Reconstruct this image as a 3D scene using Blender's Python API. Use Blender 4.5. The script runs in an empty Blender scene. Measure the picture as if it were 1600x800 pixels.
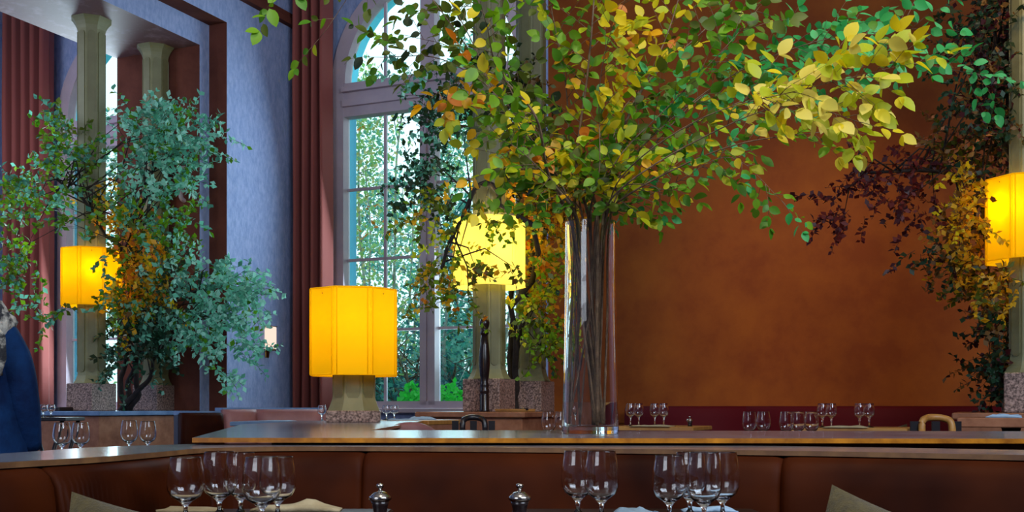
import bpy, math, random
from mathutils import Vector, Matrix, Euler, noise
R = math.radians
E = 1.05            # eye height of the camera
YAW = R(23.5)       # the room's long axis is turned this far from the view axis
ca, sa = math.cos(YAW), math.sin(YAW)
C = bpy.context.scene.collection
FOC = 1700.0

# ---------------------------------------------------------------- camera, world, lights
cam_d = bpy.data.cameras.new('camera'); cam = bpy.data.objects.new('camera', cam_d); C.objects.link(cam)
cam.location = (0, 0, E); cam.rotation_euler = (R(90), 0, 0)
cam_d.sensor_width = 36; cam_d.lens = 36 * FOC / 1600; cam_d.shift_y = (636 - 400) / 1600
cam_d.clip_start = .05; cam_d.clip_end = 200
bpy.context.scene.camera = cam
vs = bpy.context.scene.view_settings
vs.view_transform = 'Standard'; vs.look = 'None'; vs.gamma = 1; vs.exposure = 0.0; vs.use_curve_mapping = False
wd = bpy.data.worlds.new('sky'); bpy.context.scene.world = wd; wd.use_nodes = True
bg = wd.node_tree.nodes['Background']
bg.inputs[0].default_value = (.74, .94, 1.0, 1); bg.inputs[1].default_value = 1.7

def area(name, loc, target, size, power, col, size_y=None):
    d = bpy.data.lights.new(name, 'AREA'); d.energy = power; d.color = col; d.size = size
    if size_y: d.shape = 'RECTANGLE'; d.size_y = size_y
    o = bpy.data.objects.new(name, d); C.objects.link(o); o.location = loc
    o.rotation_euler = (Vector(target) - Vector(loc)).to_track_quat('-Z', 'Y').to_euler()
    return o
def spot(name, loc, target, power, col, ang=50, blend=.8, r=.06):
    d = bpy.data.lights.new(name, 'SPOT'); d.energy = power; d.color = col; d.spot_size = R(ang); d.spot_blend = blend
    d.shadow_soft_size = r
    o = bpy.data.objects.new(name, d); C.objects.link(o); o.location = loc
    o.rotation_euler = (Vector(target) - Vector(loc)).to_track_quat('-Z', 'Y').to_euler()
def ST(s, t, z=0.0): return Vector((s * sa + t * ca, s * ca - t * sa, z))
def P(px, py, Y): return Vector(((px - 800) / FOC * Y, Y, E + (636 - py) / FOC * Y))

area('fill_behind_right', ST(1.0, 3.2, 4.4), ST(8.8, -6.6, 2.6), 4.0, 360, (.72, .84, 1.0), 2.4)  # added fill light; no window is built here
area('fill_rear', ST(-3.2, -2.5, 3.6), ST(6, -2.5, 1.6), 3.0, 150, (.80, .88, 1.0), 3.0)  # added fill from the closed rear end of the room
area('daylight_center_window', ST(9.62, -5.16, 3.0), ST(5, -4.9, 1.6), 1.9, 75, (.66, .88, 1.0), 3.2)
area('daylight_far_window', ST(9.60, -9.0, 3.0), ST(6, -8.4, 2.2), 1.7, 230, (.66, .88, 1.0), 3.4)
area('fill_far_curtain', ST(4.6, -9.4, 4.2), ST(9.6, -10.3, 2.6), 1.8, 80, (.80, .88, 1.0), 2.4)  # added unseen light that brightens the far curtain
spot('downlight_over_vase', (.3, 1.1, E + 4.2), (.15, 3.6, E + .9), 330, (1.0, .90, .66), 64, .7, .08)
spot('wall_washer', ST(5.9, -2.0, E + 3.6), ST(9.7, -1.2, E + .9), 330, (1.0, .70, .36), 46, 1.0, .15)
spot('wall_washer', ST(5.9, .6, E + 3.6), ST(9.7, -.2, E + .6), 170, (1.0, .70, .38), 42, 1.0, .15)

# ---------------------------------------------------------------- materials
def lin(c):
    return tuple(((x / 255) / 12.92 if x / 255 <= .04045 else ((x / 255 + .055) / 1.055) ** 2.4) for x in c) + (1,)
def mat(name, col, rough=.6, metal=0, spec=.5, col2=None, scale=8, detail=4, bump=0, bscale=None, stretch=None, coat=0, sheen=0, ramp=(.35, .65)):
    m = bpy.data.materials.new(name); m.use_nodes = True; nt = m.node_tree; b = nt.nodes['Principled BSDF']
    b.inputs['Base Color'].default_value = lin(col); b.inputs['Roughness'].default_value = rough
    b.inputs['Metallic'].default_value = metal; b.inputs['Specular IOR Level'].default_value = spec
    if coat: b.inputs['Coat Weight'].default_value = coat; b.inputs['Coat Roughness'].default_value = .08
    if sheen: b.inputs['Sheen Weight'].default_value = sheen
    if col2 or bump:
        tc = nt.nodes.new('ShaderNodeTexCoord'); mp = nt.nodes.new('ShaderNodeMapping')
        nt.links.new(tc.outputs['Object'], mp.inputs[0])
        if stretch: mp.inputs['Scale'].default_value = stretch
    if col2:
        n = nt.nodes.new('ShaderNodeTexNoise'); n.inputs['Scale'].default_value = scale; n.inputs['Detail'].default_value = detail
        n.inputs['Roughness'].default_value = .65
        nt.links.new(mp.outputs[0], n.inputs['Vector'])
        r = nt.nodes.new('ShaderNodeValToRGB'); r.color_ramp.elements[0].color = lin(col); r.color_ramp.elements[1].color = lin(col2)
        r.color_ramp.elements[0].position = ramp[0]; r.color_ramp.elements[1].position = ramp[1]
        nt.links.new(n.outputs['Fac'], r.inputs[0]); nt.links.new(r.outputs[0], b.inputs['Base Color'])
    if bump:
        n2 = nt.nodes.new('ShaderNodeTexNoise'); n2.inputs['Scale'].default_value = bscale or scale * 3; n2.inputs['Detail'].default_value = 5
        nt.links.new(mp.outputs[0], n2.inputs['Vector'])
        bp = nt.nodes.new('ShaderNodeBump'); bp.inputs['Strength'].default_value = bump; bp.inputs['Distance'].default_value = .01
        nt.links.new(n2.outputs['Fac'], bp.inputs['Height']); nt.links.new(bp.outputs[0], b.inputs['Normal'])
    return m
def glass(name, col=(1, 1, 1, 1), ior=1.45, rough=0):
    m = bpy.data.materials.new(name); m.use_nodes = True; nt = m.node_tree; nt.nodes.clear()
    o = nt.nodes.new('ShaderNodeOutputMaterial'); g = nt.nodes.new('ShaderNodeBsdfGlass')
    g.inputs['IOR'].default_value = ior; g.inputs['Color'].default_value = col; g.inputs['Roughness'].default_value = rough
    nt.links.new(g.outputs[0], o.inputs[0]); return m
def pane_mat(name, tint):
    m = bpy.data.materials.new(name); m.use_nodes = True; nt = m.node_tree; nt.nodes.clear()
    o = nt.nodes.new('ShaderNodeOutputMaterial'); t = nt.nodes.new('ShaderNodeBsdfTransparent'); g = nt.nodes.new('ShaderNodeBsdfGlossy')
    t.inputs[0].default_value = tint; g.inputs['Roughness'].default_value = .02
    f = nt.nodes.new('ShaderNodeFresnel'); f.inputs[0].default_value = 1.3; mx = nt.nodes.new('ShaderNodeMixShader')
    nt.links.new(f.outputs[0], mx.inputs[0]); nt.links.new(t.outputs[0], mx.inputs[1]); nt.links.new(g.outputs[0], mx.inputs[2])
    nt.links.new(mx.outputs[0], o.inputs[0]); return m
def leaf_mat(name, col, trans=.45, rough=.5):
    m = bpy.data.materials.new(name); m.use_nodes = True; nt = m.node_tree; nt.nodes.clear()
    o = nt.nodes.new('ShaderNodeOutputMaterial'); d = nt.nodes.new('ShaderNodeBsdfPrincipled'); t = nt.nodes.new('ShaderNodeBsdfTranslucent')
    d.inputs['Base Color'].default_value = lin(col); d.inputs['Roughness'].default_value = rough; t.inputs[0].default_value = lin(col)
    mx = nt.nodes.new('ShaderNodeMixShader'); mx.inputs[0].default_value = trans
    nt.links.new(d.outputs[0], mx.inputs[1]); nt.links.new(t.outputs[0], mx.inputs[2]); nt.links.new(mx.outputs[0], o.inputs[0]); return m
def lampshade_mat(name, col, ecol, strength):
    m = bpy.data.materials.new(name); m.use_nodes = True; nt = m.node_tree; nt.nodes.clear()
    o = nt.nodes.new('ShaderNodeOutputMaterial'); d = nt.nodes.new('ShaderNodeBsdfDiffuse'); t = nt.nodes.new('ShaderNodeBsdfTranslucent')
    e = nt.nodes.new('ShaderNodeEmission'); e.inputs[0].default_value = lin(ecol); e.inputs[1].default_value = strength
    tc = nt.nodes.new('ShaderNodeTexCoord'); w = nt.nodes.new('ShaderNodeTexNoise'); mp = nt.nodes.new('ShaderNodeMapping')
    mp.inputs['Scale'].default_value = (6, 6, 160); w.inputs['Scale'].default_value = 1.0
    nt.links.new(tc.outputs['Object'], mp.inputs[0]); nt.links.new(mp.outputs[0], w.inputs['Vector'])
    bp = nt.nodes.new('ShaderNodeBump'); bp.inputs['Strength'].default_value = .15; bp.inputs['Distance'].default_value = .004
    nt.links.new(w.outputs['Fac'], bp.inputs['Height']); nt.links.new(bp.outputs[0], d.inputs['Normal'])
    d.inputs[0].default_value = lin(col); t.inputs[0].default_value = lin(col)
    mx = nt.nodes.new('ShaderNodeMixShader'); mx.inputs[0].default_value = .55; ad = nt.nodes.new('ShaderNodeAddShader')
    nt.links.new(d.outputs[0], mx.inputs[1]); nt.links.new(t.outputs[0], mx.inputs[2])
    nt.links.new(mx.outputs[0], ad.inputs[0]); nt.links.new(e.outputs[0], ad.inputs[1]); nt.links.new(ad.outputs[0], o.inputs[0]); return m
def emit_mat(name, col, st):
    m = bpy.data.materials.new(name); m.use_nodes = True; nt = m.node_tree; nt.nodes.clear()
    o = nt.nodes.new('ShaderNodeOutputMaterial'); e = nt.nodes.new('ShaderNodeEmission')
    e.inputs[0].default_value = lin(col); e.inputs[1].default_value = st; nt.links.new(e.outputs[0], o.inputs[0]); return m

M = {}
M['blue'] = mat('blue_plaster', (132, 152, 196), .85, spec=.2, col2=(162, 174, 214), scale=26, detail=6, bump=.5, bscale=60, stretch=(1, 1, .45))
M['brown'] = mat('brown_plaster', (112, 62, 50), .8, spec=.2, col2=(92, 48, 38), scale=3, bump=.15, bscale=40)
M['soffit'] = mat('soffit_marbled', (126, 92, 96), .6, col2=(170, 140, 150), scale=7, detail=7, ramp=(.5, .75), bump=.1)
M['rust'] = mat('rust_plaster', (150, 80, 24), .66, spec=.2, col2=(128, 60, 19), scale=2.2, detail=9, bump=.12, bscale=14)
M['curtain'] = mat('terracotta_velvet', (158, 86, 80), .8, sheen=.1, spec=.2)
M['frame'] = mat('window_paint', (200, 182, 192), .5, col2=(186, 170, 184), scale=4)
M['reveal'] = mat('window_reveal', (110, 225, 255), .7)  # cyan daylight on the reveal is put into its colour
M['khaki'] = mat('khaki_stone', (132, 130, 94), .55, col2=(122, 120, 84), scale=9, bump=.06)
M['khaki_panel'] = mat('khaki_panel_shaded', (120, 118, 82), .5, col2=(112, 108, 74), scale=9, bump=.06)  # same khaki as the shaft; panel shading is put into a darker tone
M['granite'] = mat('speckled_granite', (78, 58, 52), .35, col2=(190, 158, 146), scale=75, detail=3, ramp=(.38, .66), bump=.05)
M['marble_brown'] = mat('brown_marble', (118, 72, 50), .25, col2=(168, 116, 88), scale=6, detail=8, bump=.03, ramp=(.3, .7))
M['slab'] = mat('polished_stone', (120, 122, 134), .2, col2=(90, 90, 102), scale=5, detail=8, stretch=(1, 3, 1), coat=.3)
M['slab_edge'] = mat('slab_gold_edge', (190, 122, 30), .3, col2=(130, 76, 18), scale=14, detail=6)
M['slab_rim'] = mat('slab_rim', (128, 92, 58), .3, col2=(92, 62, 44), scale=14, detail=6)
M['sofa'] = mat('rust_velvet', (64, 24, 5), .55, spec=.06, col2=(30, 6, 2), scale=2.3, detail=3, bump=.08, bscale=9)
M['maroon'] = mat('maroon_velvet', (84, 10, 22), .7, spec=.15)
M['pink_bench'] = mat('pink_leather', (158, 104, 104), .5, col2=(136, 84, 82), scale=3)
M['ledge_blue'] = mat('stone_blue_sheen', (120, 150, 190), .2, col2=(90, 118, 160), scale=5, detail=6)  # blue reflection on the ledge tops is put into the stone colour
M['olive'] = mat('olive_linen', (80, 66, 26), .9, col2=(62, 50, 20), scale=60, bump=.35, bscale=220, sheen=.3)
M['linen'] = mat('cream_napkin', (176, 160, 128), .85, col2=(160, 142, 108), scale=20, bump=.15, bscale=120)
M['linen_blue'] = mat('white_napkin', (150, 178, 205), .85, bump=.1, bscale=120)
M['darkwood'] = mat('dark_wood', (44, 26, 18), .35, col2=(30, 16, 10), scale=5, stretch=(1, 14, 1))
M['wood'] = mat('oak_wood', (176, 128, 66), .45, col2=(146, 98, 46), scale=5, stretch=(1, 12, 1))
M['black'] = mat('black_lacquer', (26, 24, 30), .3)
M['millwood'] = mat('dark_turned_wood', (40, 26, 26), .25, col2=(22, 14, 16), scale=9)
M['silver'] = mat('silver', (190, 185, 180), .18, metal=1)
M['brass'] = mat('brass', (150, 118, 62), .3, metal=1)
M['bark'] = mat('bark', (124, 98, 74), .8, col2=(78, 58, 44), scale=30, bump=.5, bscale=60)
M['bark_dark'] = mat('dark_bark', (46, 34, 30), .85, col2=(28, 20, 18), scale=20, bump=.5, bscale=50)
M['birch'] = mat('pale_bark', (190, 190, 180), .8, col2=(110, 115, 110), scale=9)
M['glass'] = glass('clear_glass'); M['water'] = glass('water', (.97, 1, 1, 1), 1.33)
M['pane'] = pane_mat('window_glass', (.93, 1, 1, 1))
M['shade'] = lampshade_mat('yellow_silk', (255, 222, 30), (255, 204, 0), .12)
M['shade_pale'] = lampshade_mat('yellow_silk_bright_glow', (255, 245, 165), (255, 235, 110), .30)  # same silk; the centre lamp's stronger glow is put into a paler colour
M['shade_bulb'] = emit_mat('warm_bulb', (255, 226, 160), 20)
M['sconce'] = emit_mat('sconce_glow', (255, 225, 205), 1.1)
M['floor'] = mat('dark_oak_floor', (70, 46, 34), .4, col2=(52, 32, 24), scale=4, stretch=(8, 1, 1))
M['ceil'] = mat('cream_ceiling', (190, 175, 165), .9)
M['navy'] = mat('navy_wool', (16, 50, 96), .85, spec=.1, col2=(8, 26, 60), scale=5, bump=.2, bscale=90)
M['scarf'] = mat('grey_fleece', (40, 42, 50), .95, col2=(186, 184, 178), scale=14, detail=4, bump=1.0, bscale=30, ramp=(.45, .58))
M['skin'] = mat('skin', (214, 168, 140), .55)
M['hair'] = mat('dark_hair', (48, 36, 30), .6, bump=.5, bscale=80)
M['lawn'] = mat('lawn', (60, 150, 60), .9, col2=(40, 110, 60), scale=6)
M['litcore'] = mat('orange_glaze', (196, 116, 40), .3)
for n, c in dict(g1=(120, 168, 20), g2=(84, 140, 24), g3=(186, 192, 22), y1=(230, 205, 20), y2=(240, 176, 12), o1=(215, 120, 14),
                 bg1=(60, 170, 84), bg2=(90, 190, 110), t1=(118, 200, 170), t2=(160, 222, 200), t3=(84, 150, 128), ol=(96, 110, 24),
                 dk=(40, 58, 30), mr=(116, 40, 34), mr2=(74, 24, 32), pk=(196, 130, 90), br=(120, 84, 34), py=(236, 214, 90), dg=(34, 74, 52),
                 oc=(222, 172, 26), gd1=(120, 190, 175), gd2=(70, 165, 150), gd3=(160, 205, 120), gd4=(50, 200, 60), gd5=(200, 190, 120), gd6=(60,120,130)).items():
    M[n] = leaf_mat('leaf_' + n, c)

# ---------------------------------------------------------------- builders
class MB:
    def __init__(s): s.v = []; s.f = []; s.m = []; s.sm = []
    def add(s, vs_, fs, m=0, smooth=False):
        o = len(s.v); s.v += [tuple(v) for v in vs_]
        for k, f in enumerate(fs):
            s.f.append([i + o for i in f]); s.m.append(m[k] if isinstance(m, (list, tuple)) else m); s.sm.append(smooth)
        return s
    def box(s, x0, x1, y0, y1, z0, z1, m=0, bev=0):
        if bev:
            b = bev; rs = []
            for z, k in ((z0, b), (z0 + b, 0), (z1 - b, 0), (z1, b)):
                rs.append([(x0 + k + b, y0 + k, z), (x1 - k - b, y0 + k, z), (x1 - k, y0 + k + b, z), (x1 - k, y1 - k - b, z), (x1 - k - b, y1 - k, z), (x0 + k + b, y1 - k, z), (x0 + k, y1 - k - b, z), (x0 + k, y0 + k + b, z)])
            return s.loft(rs, m)
        v = [(x0, y0, z0), (x1, y0, z0), (x1, y1, z0), (x0, y1, z0), (x0, y0, z1), (x1, y0, z1), (x1, y1, z1), (x0, y1, z1)]
        # order: -z +z -y +x +y -x
        return s.add(v, [(3, 2, 1, 0), (4, 5, 6, 7), (0, 1, 5, 4), (1, 2, 6, 5), (2, 3, 7, 6), (3, 0, 4, 7)], m)
    def loft(s, rings, m=0, smooth=False, cap=True, closed=True):
        n = len(rings[0]); v = [p for r in rings for p in r]; f = []
        for i in range(len(rings) - 1):
            for j in range(n if closed else n - 1):
                k = (j + 1) % n
                f.append((i * n + j, i * n + k, (i + 1) * n + k, (i + 1) * n + j))
        if cap and closed:
            f.append(tuple(range(n - 1, -1, -1))); f.append(tuple((len(rings) - 1) * n + j for j in range(n)))
        return s.add(v, f, m, smooth)
    def prism(s, poly, z0, z1, m=0):
        return s.loft([[(x, y, z0) for x, y in poly], [(x, y, z1) for x, y in poly]], m)
    def lathe(s, prof, seg=24, c=(0, 0, 0), m=0, closed=False, sup=0):
        rings = []
        if sup:
            q = []
            for i, (r, z) in enumerate(prof):
                for o_ in (i - 1, i + 1):
                    if 0 <= o_ < len(prof):
                        l = math.hypot(prof[o_][0] - r, prof[o_][1] - z); e = min(sup, l * .3) / l if l > 1e-6 else 0
                        w = (r + (prof[o_][0] - r) * e, z + (prof[o_][1] - z) * e)
                        if o_ < i: q.append(w)
                        if o_ < i: q.append((r, z))
                        else: q += ([(r, z)] if i == 0 else []) + [w]
            prof = q
        for r, z in prof:
            rings.append([(c[0] + r * math.cos(2 * math.pi * j / seg), c[1] + r * math.sin(2 * math.pi * j / seg), c[2] + z) for j in range(seg)])
        if closed: rings.append(rings[0])
        return s.loft(rings, m, True, cap=not closed)
    def tube(s, pts, rad, seg=6, m=0):
        pts = [Vector(p) for p in pts]; n = len(pts); rings = []
        for i, p in enumerate(pts):
            d = (pts[min(i + 1, n - 1)] - pts[max(i - 1, 0)])
            d = d.normalized() if d.length > 1e-9 else Vector((0, 0, 1))
            u = d.cross(Vector((.31, .17, .93)));
            if u.length < .05: u = d.cross(Vector((1, 0, 0)))
            u.normalize(); w = d.cross(u)
            r = rad[i] if isinstance(rad, (list, tuple)) else rad
            rings.append([tuple(p + (u * math.cos(2 * math.pi * j / seg) + w * math.sin(2 * math.pi * j / seg)) * r) for j in range(seg)])
        return s.loft(rings, m, True)
    def build(s, name, mats, parent=None, label=None):
        me = bpy.data.meshes.new(name); me.from_pydata(s.v, [], s.f)
        if not isinstance(mats, (list, tuple)): mats = [mats]
        for k in mats: me.materials.append(M[k] if isinstance(k, str) else k)
        me.polygons.foreach_set('material_index', s.m); me.polygons.foreach_set('use_smooth', s.sm); me.update()
        o = bpy.data.objects.new(name, me); C.objects.link(o)
        if parent: o.parent = parent
        if label: o['label'] = label
        return o
def thing(name, label, cat, loc=(0, 0, 0), rz=0, group=None):
    o = bpy.data.objects.new(name, None); C.objects.link(o); o.empty_display_size = .05
    o.location = loc; o.rotation_euler = (0, 0, rz); o['label'] = label; o['category'] = cat
    if group: o['group'] = group
    return o
def tag(o, label, cat, group=None, loc=None, rz=0):
    o['label'] = label; o['category'] = cat
    if group: o['group'] = group
    if loc is not None: o.location = loc; o.rotation_euler = (0, 0, rz)
    return o
def struct(o): o['kind'] = 'structure'; return o
def dup(root, loc, rz, label, group=None):
    r = root.copy(); C.objects.link(r); r.location = loc; r.rotation_euler = (0, 0, rz); r['label'] = label
    if group: r['group'] = group
    for ch in list(root.children):
        c = ch.copy(); C.objects.link(c); c.parent = r
        for g in ch.children:
            d = g.copy(); C.objects.link(d); d.parent = c
    return r
RZ = -YAW   # rotation of anything aligned with the room
def room(mb, name, mats): o = mb.build(name, mats); o.rotation_euler = (0, 0, RZ); return struct(o)

# ---------------------------------------------------------------- the room (local x = t, y = s)
SW = 9.75
room(MB().box(-14, 6, -4, 12, -.1, 0), 'floor', ['floor'])
room(MB().box(-14, 6, -4.1, SW + .35, E + 5.6, E + 5.75), 'ceiling', ['ceil'])
w = MB()      # left wall: pier, its cladding, the lintel over the opening with a marbled soffit   (face order -z +z -y +x +y -x)
w.box(-7.9, -6.88, 8.34, SW, 0, E + 5.6, [1, 1, 1, 0, 0, 1])
w.box(-6.88, -6.67, 8.48, SW, 0, E + 5.6, [1, 1, 1, 0, 0, 0])
w.box(-7.9, -6.88, -4, 8.34, E + 3.46, E + 5.6, [2, 0, 0, 0, 0, 0])
w.box(-6.88, -6.67, -4, 8.48, E + 3.69, E + 5.6, [1, 0, 0, 0, 0, 0])
room(w, 'wall_left', ['blue', 'brown', 'soffit'])
w = MB().box(-6.67, -6.60, -1.5, SW, E + 3.97, E + 4.03).box(-6.67, -6.63, -1.5, SW, E + 4.03, E + 4.10)
room(w, 'trim_1', ['brown'])
room(MB().box(-11.1, -10.95, 2, SW, 0, E + 5.6), 'wall_far_left', ['blue'])
room(MB().box(-10.95, -10.86, 2, SW, E + 4.45, E + 4.60).box(-10.95, -10.80, 2, SW, E + 4.60, E + 4.75), 'trim_2', ['blue'])
RW = 1.07
room(MB().box(6, 6.15, -4, SW + .3, 0, E + 5.6), 'wall_far_right', ['rust'])
room(MB().box(-11.1, 6, -4.15, -4, 0, E + 5.6), 'wall_rear', ['blue'])
room(MB().box(-11.1, -10.95, -4, 2, 0, E + 5.6), 'wall_near_left', ['blue'])
def window_wall(cs, x0, x1, zt):
    b = MB(); y0, y1 = SW, SW + .36; xs = x0
    for c in cs:
        b.box(xs, c - RW, y0, y1, 0, zt)
        b.box(c - RW, c + RW, y0, y1, 0, E + .0, [0, 1, 0, 0, 0, 0])
        n = 24; arc = [(c - RW * math.cos(math.pi * i / n), E + 3.38 + RW * math.sin(math.pi * i / n)) for i in range(n + 1)]
        for i in range(n):
            (ax, az), (bx, bz) = arc[i], arc[i + 1]
            for y, fl in ((y0, 0), (y1, 1)):
                q = [(ax, y, az), (bx, y, bz), (bx, y, zt), (ax, y, zt)]
                b.add(q, [(0, 1, 2, 3)] if not fl else [(3, 2, 1, 0)], 0)
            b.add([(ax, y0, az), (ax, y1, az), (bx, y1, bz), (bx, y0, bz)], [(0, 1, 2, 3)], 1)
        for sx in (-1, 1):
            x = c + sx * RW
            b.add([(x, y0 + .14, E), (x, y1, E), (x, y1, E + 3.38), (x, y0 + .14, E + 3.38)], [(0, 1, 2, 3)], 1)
        xs = c + RW
    b.box(xs, x1, y0, y1, 0, zt)
    return b
WC = (-5.16, -9.0)
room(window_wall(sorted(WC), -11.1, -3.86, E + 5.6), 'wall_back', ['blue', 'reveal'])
room(MB().box(-3.86, 6, SW, SW + .3, 0, E + 5.6), 'wall_right', ['rust'])
room(MB().box(-3.86, 6, SW - .02, SW, E - .15, E + .03), 'baseboard_right', ['rust'])

def ring_arch(b, c, r0, r1, y0, y1, z, m=0):
    n = 28; rs = []
    for i in range(n + 1):
        a = math.pi * i / n; co, si = -math.cos(a), math.sin(a)
        rs.append([(c + r0 * co, y0, z + r0 * si), (c + r1 * co, y0, z + r1 * si), (c + r1 * co, y1, z + r1 * si), (c + r0 * co, y1, z + r0 * si)])
    b.loft(rs, m)
for k, c in enumerate(WC):
    f = MB(); y0, y1 = SW - .03, SW + .10
    ring_arch(f, c, .97, 1.13, y0, y1, E + 3.38)
    for sx in (-1, 1): f.box(*sorted((c + sx * .99, c + sx * 1.13)), y0, y1, E - .02, E + 3.38)
    f.box(c - .99, c + .99, y0 + .01, y1 + .01, E + 3.03, E + 3.38)
    f.box(c - .99, c + .99, y0 - .03, y0 + .01, E + 3.13, E + 3.20); f.box(c - .99, c + .99, y0 - .045, y0 + .01, E + 3.28, E + 3.33)
    f.box(c - .085, c - .012, y0, y1, E + .02, E + 3.03); f.box(c + .012, c + .085, y0, y1, E + .02, E + 3.03)
    f.box(c - .012, c + .012, y0 + .02, y1, E + .02, E + 3.03)
    f.box(c - .08, c + .08, y0, y1, E + 3.38, E + 4.40)
    f.box(c - .99, c + .99, y0, y1, E - .02, E + .06)
    fr = room(f, 'window_%d' % (k + 1), ['frame'])
    g = MB(); ym = SW + .06
    for sx in (-1, 1):
        cx = c + sx * .54
        g.box(cx - .014, cx + .014, ym, ym + .03, E + .06, E + 3.03); g.box(cx - .014, cx + .014, ym, ym + .03, E + 3.38, E + 4.22)
        a, bb = sorted((c + sx * .085, c + sx * .99))
        for z in (.80, 1.54, 2.28): g.box(a, bb, ym, ym + .03, E + z - .014, E + z + .014)
    mo = g.build('muntins', ['frame'], fr); mo['kind'] = 'structure'
    g = MB().box(c - .99, c + .99, ym + .012, ym + .018, E + .06, E + 3.03)
    n = 20; pts = [(c - .98 * math.cos(math.pi * i / n), E + 3.38 + .98 * math.sin(math.pi * i / n)) for i in range(n + 1)]
    g.loft([[(x, ym + .012, z) for x, z in pts], [(x, ym + .018, z) for x, z in pts]])
    g.build('pane', ['pane'], fr)['kind'] = 'structure'
    s_ = MB().box(c - 1.2, c + 1.2, SW - .14, SW, E - .06, E - .01, bev=.008); room(s_, 'trim_%d' % (k + 3), ['frame'])

# curtains
def curtain(x0, x1, y, label, folds, ph=0):
    n = folds * 20; rs = []
    zs = [.55, E + .5, E + 2, E + 3.5, E + 4.9]
    b = MB(); front = []
    for z in zs:
        row = []
        for i in range(n + 1):
            u = i / n; a = .07 + .012 * math.sin(3 * u * 6 + z)
            row.append((x0 + (x1 - x0) * u + .006 * math.sin(z * 2 + u * 9), y + .10 - (.25 + a * .3) * (1 - abs(math.sin(u * folds * math.pi + ph))) ** 2.0, z))
        back = [(x, yy + .012, z_) for x, yy, z_ in reversed(row)]
        rs.append(row + back)
    b.loft(rs, 0, True)
    root = thing('curtain', label, 'curtain', (0, 0, 0), RZ)
    b.build('curtain_fabric', ['curtain'], root)
    b = MB(); b.tube([(x0 - .03, y, E + 4.92), (x1 + .03, y, E + 4.92)], .016, 8)
    b.build('curtain_rod', ['brass'], root)
curtain(-6.64, -6.20, 9.55, 'terracotta curtain beside the tall central arched window', 4, .6)
curtain(-10.78, -10.05, 9.55, 'terracotta curtain at the far left beside the window seen through the opening', 5, .3)

# columns on granite pedestals
def octo(w_, c=.29):     # octagon across-flats w_, chamfered square
    h = w_ / 2; k = h * (1 - 2 * c)
    return [(h, -k), (h, k), (k, h), (-k, h), (-h, k), (-h, -k), (-k, -h), (k, -h)]
def column(s, t, label, lamp=False):
    root = thing('column', label, 'column', ST(s, t, E - .035), RZ, 'khaki stone columns in pairs')
    H0 = .245; H1 = 3.495
    b = MB(); b.box(-.15, .15, -.15, .15, 0, H0, bev=.006); b.build('pedestal', ['granite'], root)
    b = MB(); rs = []
    def w_(z):
        lo = max(0, 1 - (z - H0) / .11); hi = max(0, 1 - (H1 - z) / .13)
        return .225 + .075 * lo ** 2.0 + .11 * hi ** 2.2
    for z in [H0, H0 + .02, H0 + .04, H0 + .07, H0 + .11, H0 + .3, 1.2, 2.2, H1 - .13, H1 - .1, H1 - .07, H1 - .04, H1 - .02, H1]:
        rs.append([(x, y, z) for x, y in octo(w_(z))])
    b.loft(rs); b.build('shaft', ['khaki'], root)
    for k in range(8):
        a = k * math.pi / 4; hw = .030 if k % 2 else .034
        d = .1125 if k % 2 == 0 else .1125 * (2 - 2 * .29) / math.sqrt(2)
        pts = []
        zb = H0 + .10; zt = H1 - .12
        pts = [(hw * math.cos(q), zb + hw + hw * math.sin(q)) for q in [math.pi + math.pi * i / 8 for i in range(9)]]
        pts += [(hw * math.cos(q), zt - hw + hw * math.sin(q)) for q in [math.pi * i / 8 for i in range(9)]]
        m = Matrix.Rotation(a, 4, 'Z')
        p = MB(); p.loft([[tuple(m @ Vector((dd, x, z))) for x, z in pts] for dd in (d - .004, d + .007)])
        p.build('fluted_panel', ['khaki_panel'], root)
    return root
COLS = [(7.43, -7.335), (8.25, -7.335), (7.43, -3.418), (8.25, -3.418), (7.43, .256), (8.25, .256)]
names = ['khaki stone column at left with a glowing yellow lampshade around its middle', 'khaki stone column behind the leftmost lamp column against the brown jamb',
         'khaki stone column in the centre with a yellow lampshade, behind the tall pepper mill', 'khaki stone column hidden behind foliage left of the rust wall',
         'khaki stone column at the right edge with a glowing yellow lampshade', 'khaki stone column at far right behind dark foliage']
for (s, t), n in zip(COLS, names): column(s, t, n)
# low marble parapets under the column pairs
for t, side in ((-7.335, 'left'), (-3.418, 'centre'), (.256, 'right')):
    root = thing('parapet', {'left': 'low stone-topped wall under the left column pair', 'centre': 'low brown marble wall under the centre columns beside the black chair', 'right': 'low brown marble wall under the right column pair'}[side], 'low wall', ST(7.1, t, 0), RZ)
    b = MB().box(-.41, .41, 0, (1.22 if side == 'left' else 1.5), 0, E - .075, bev=.004); b.build('wall_body', ['marble_brown'], root)
    b = MB().box(-.44, .44, -.03, (1.235 if side == 'left' else 1.53), E - .075, E - .035, bev=.006); b.build('coping', ['ledge_blue' if side == 'left' else 'marble_brown'], root)

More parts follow.
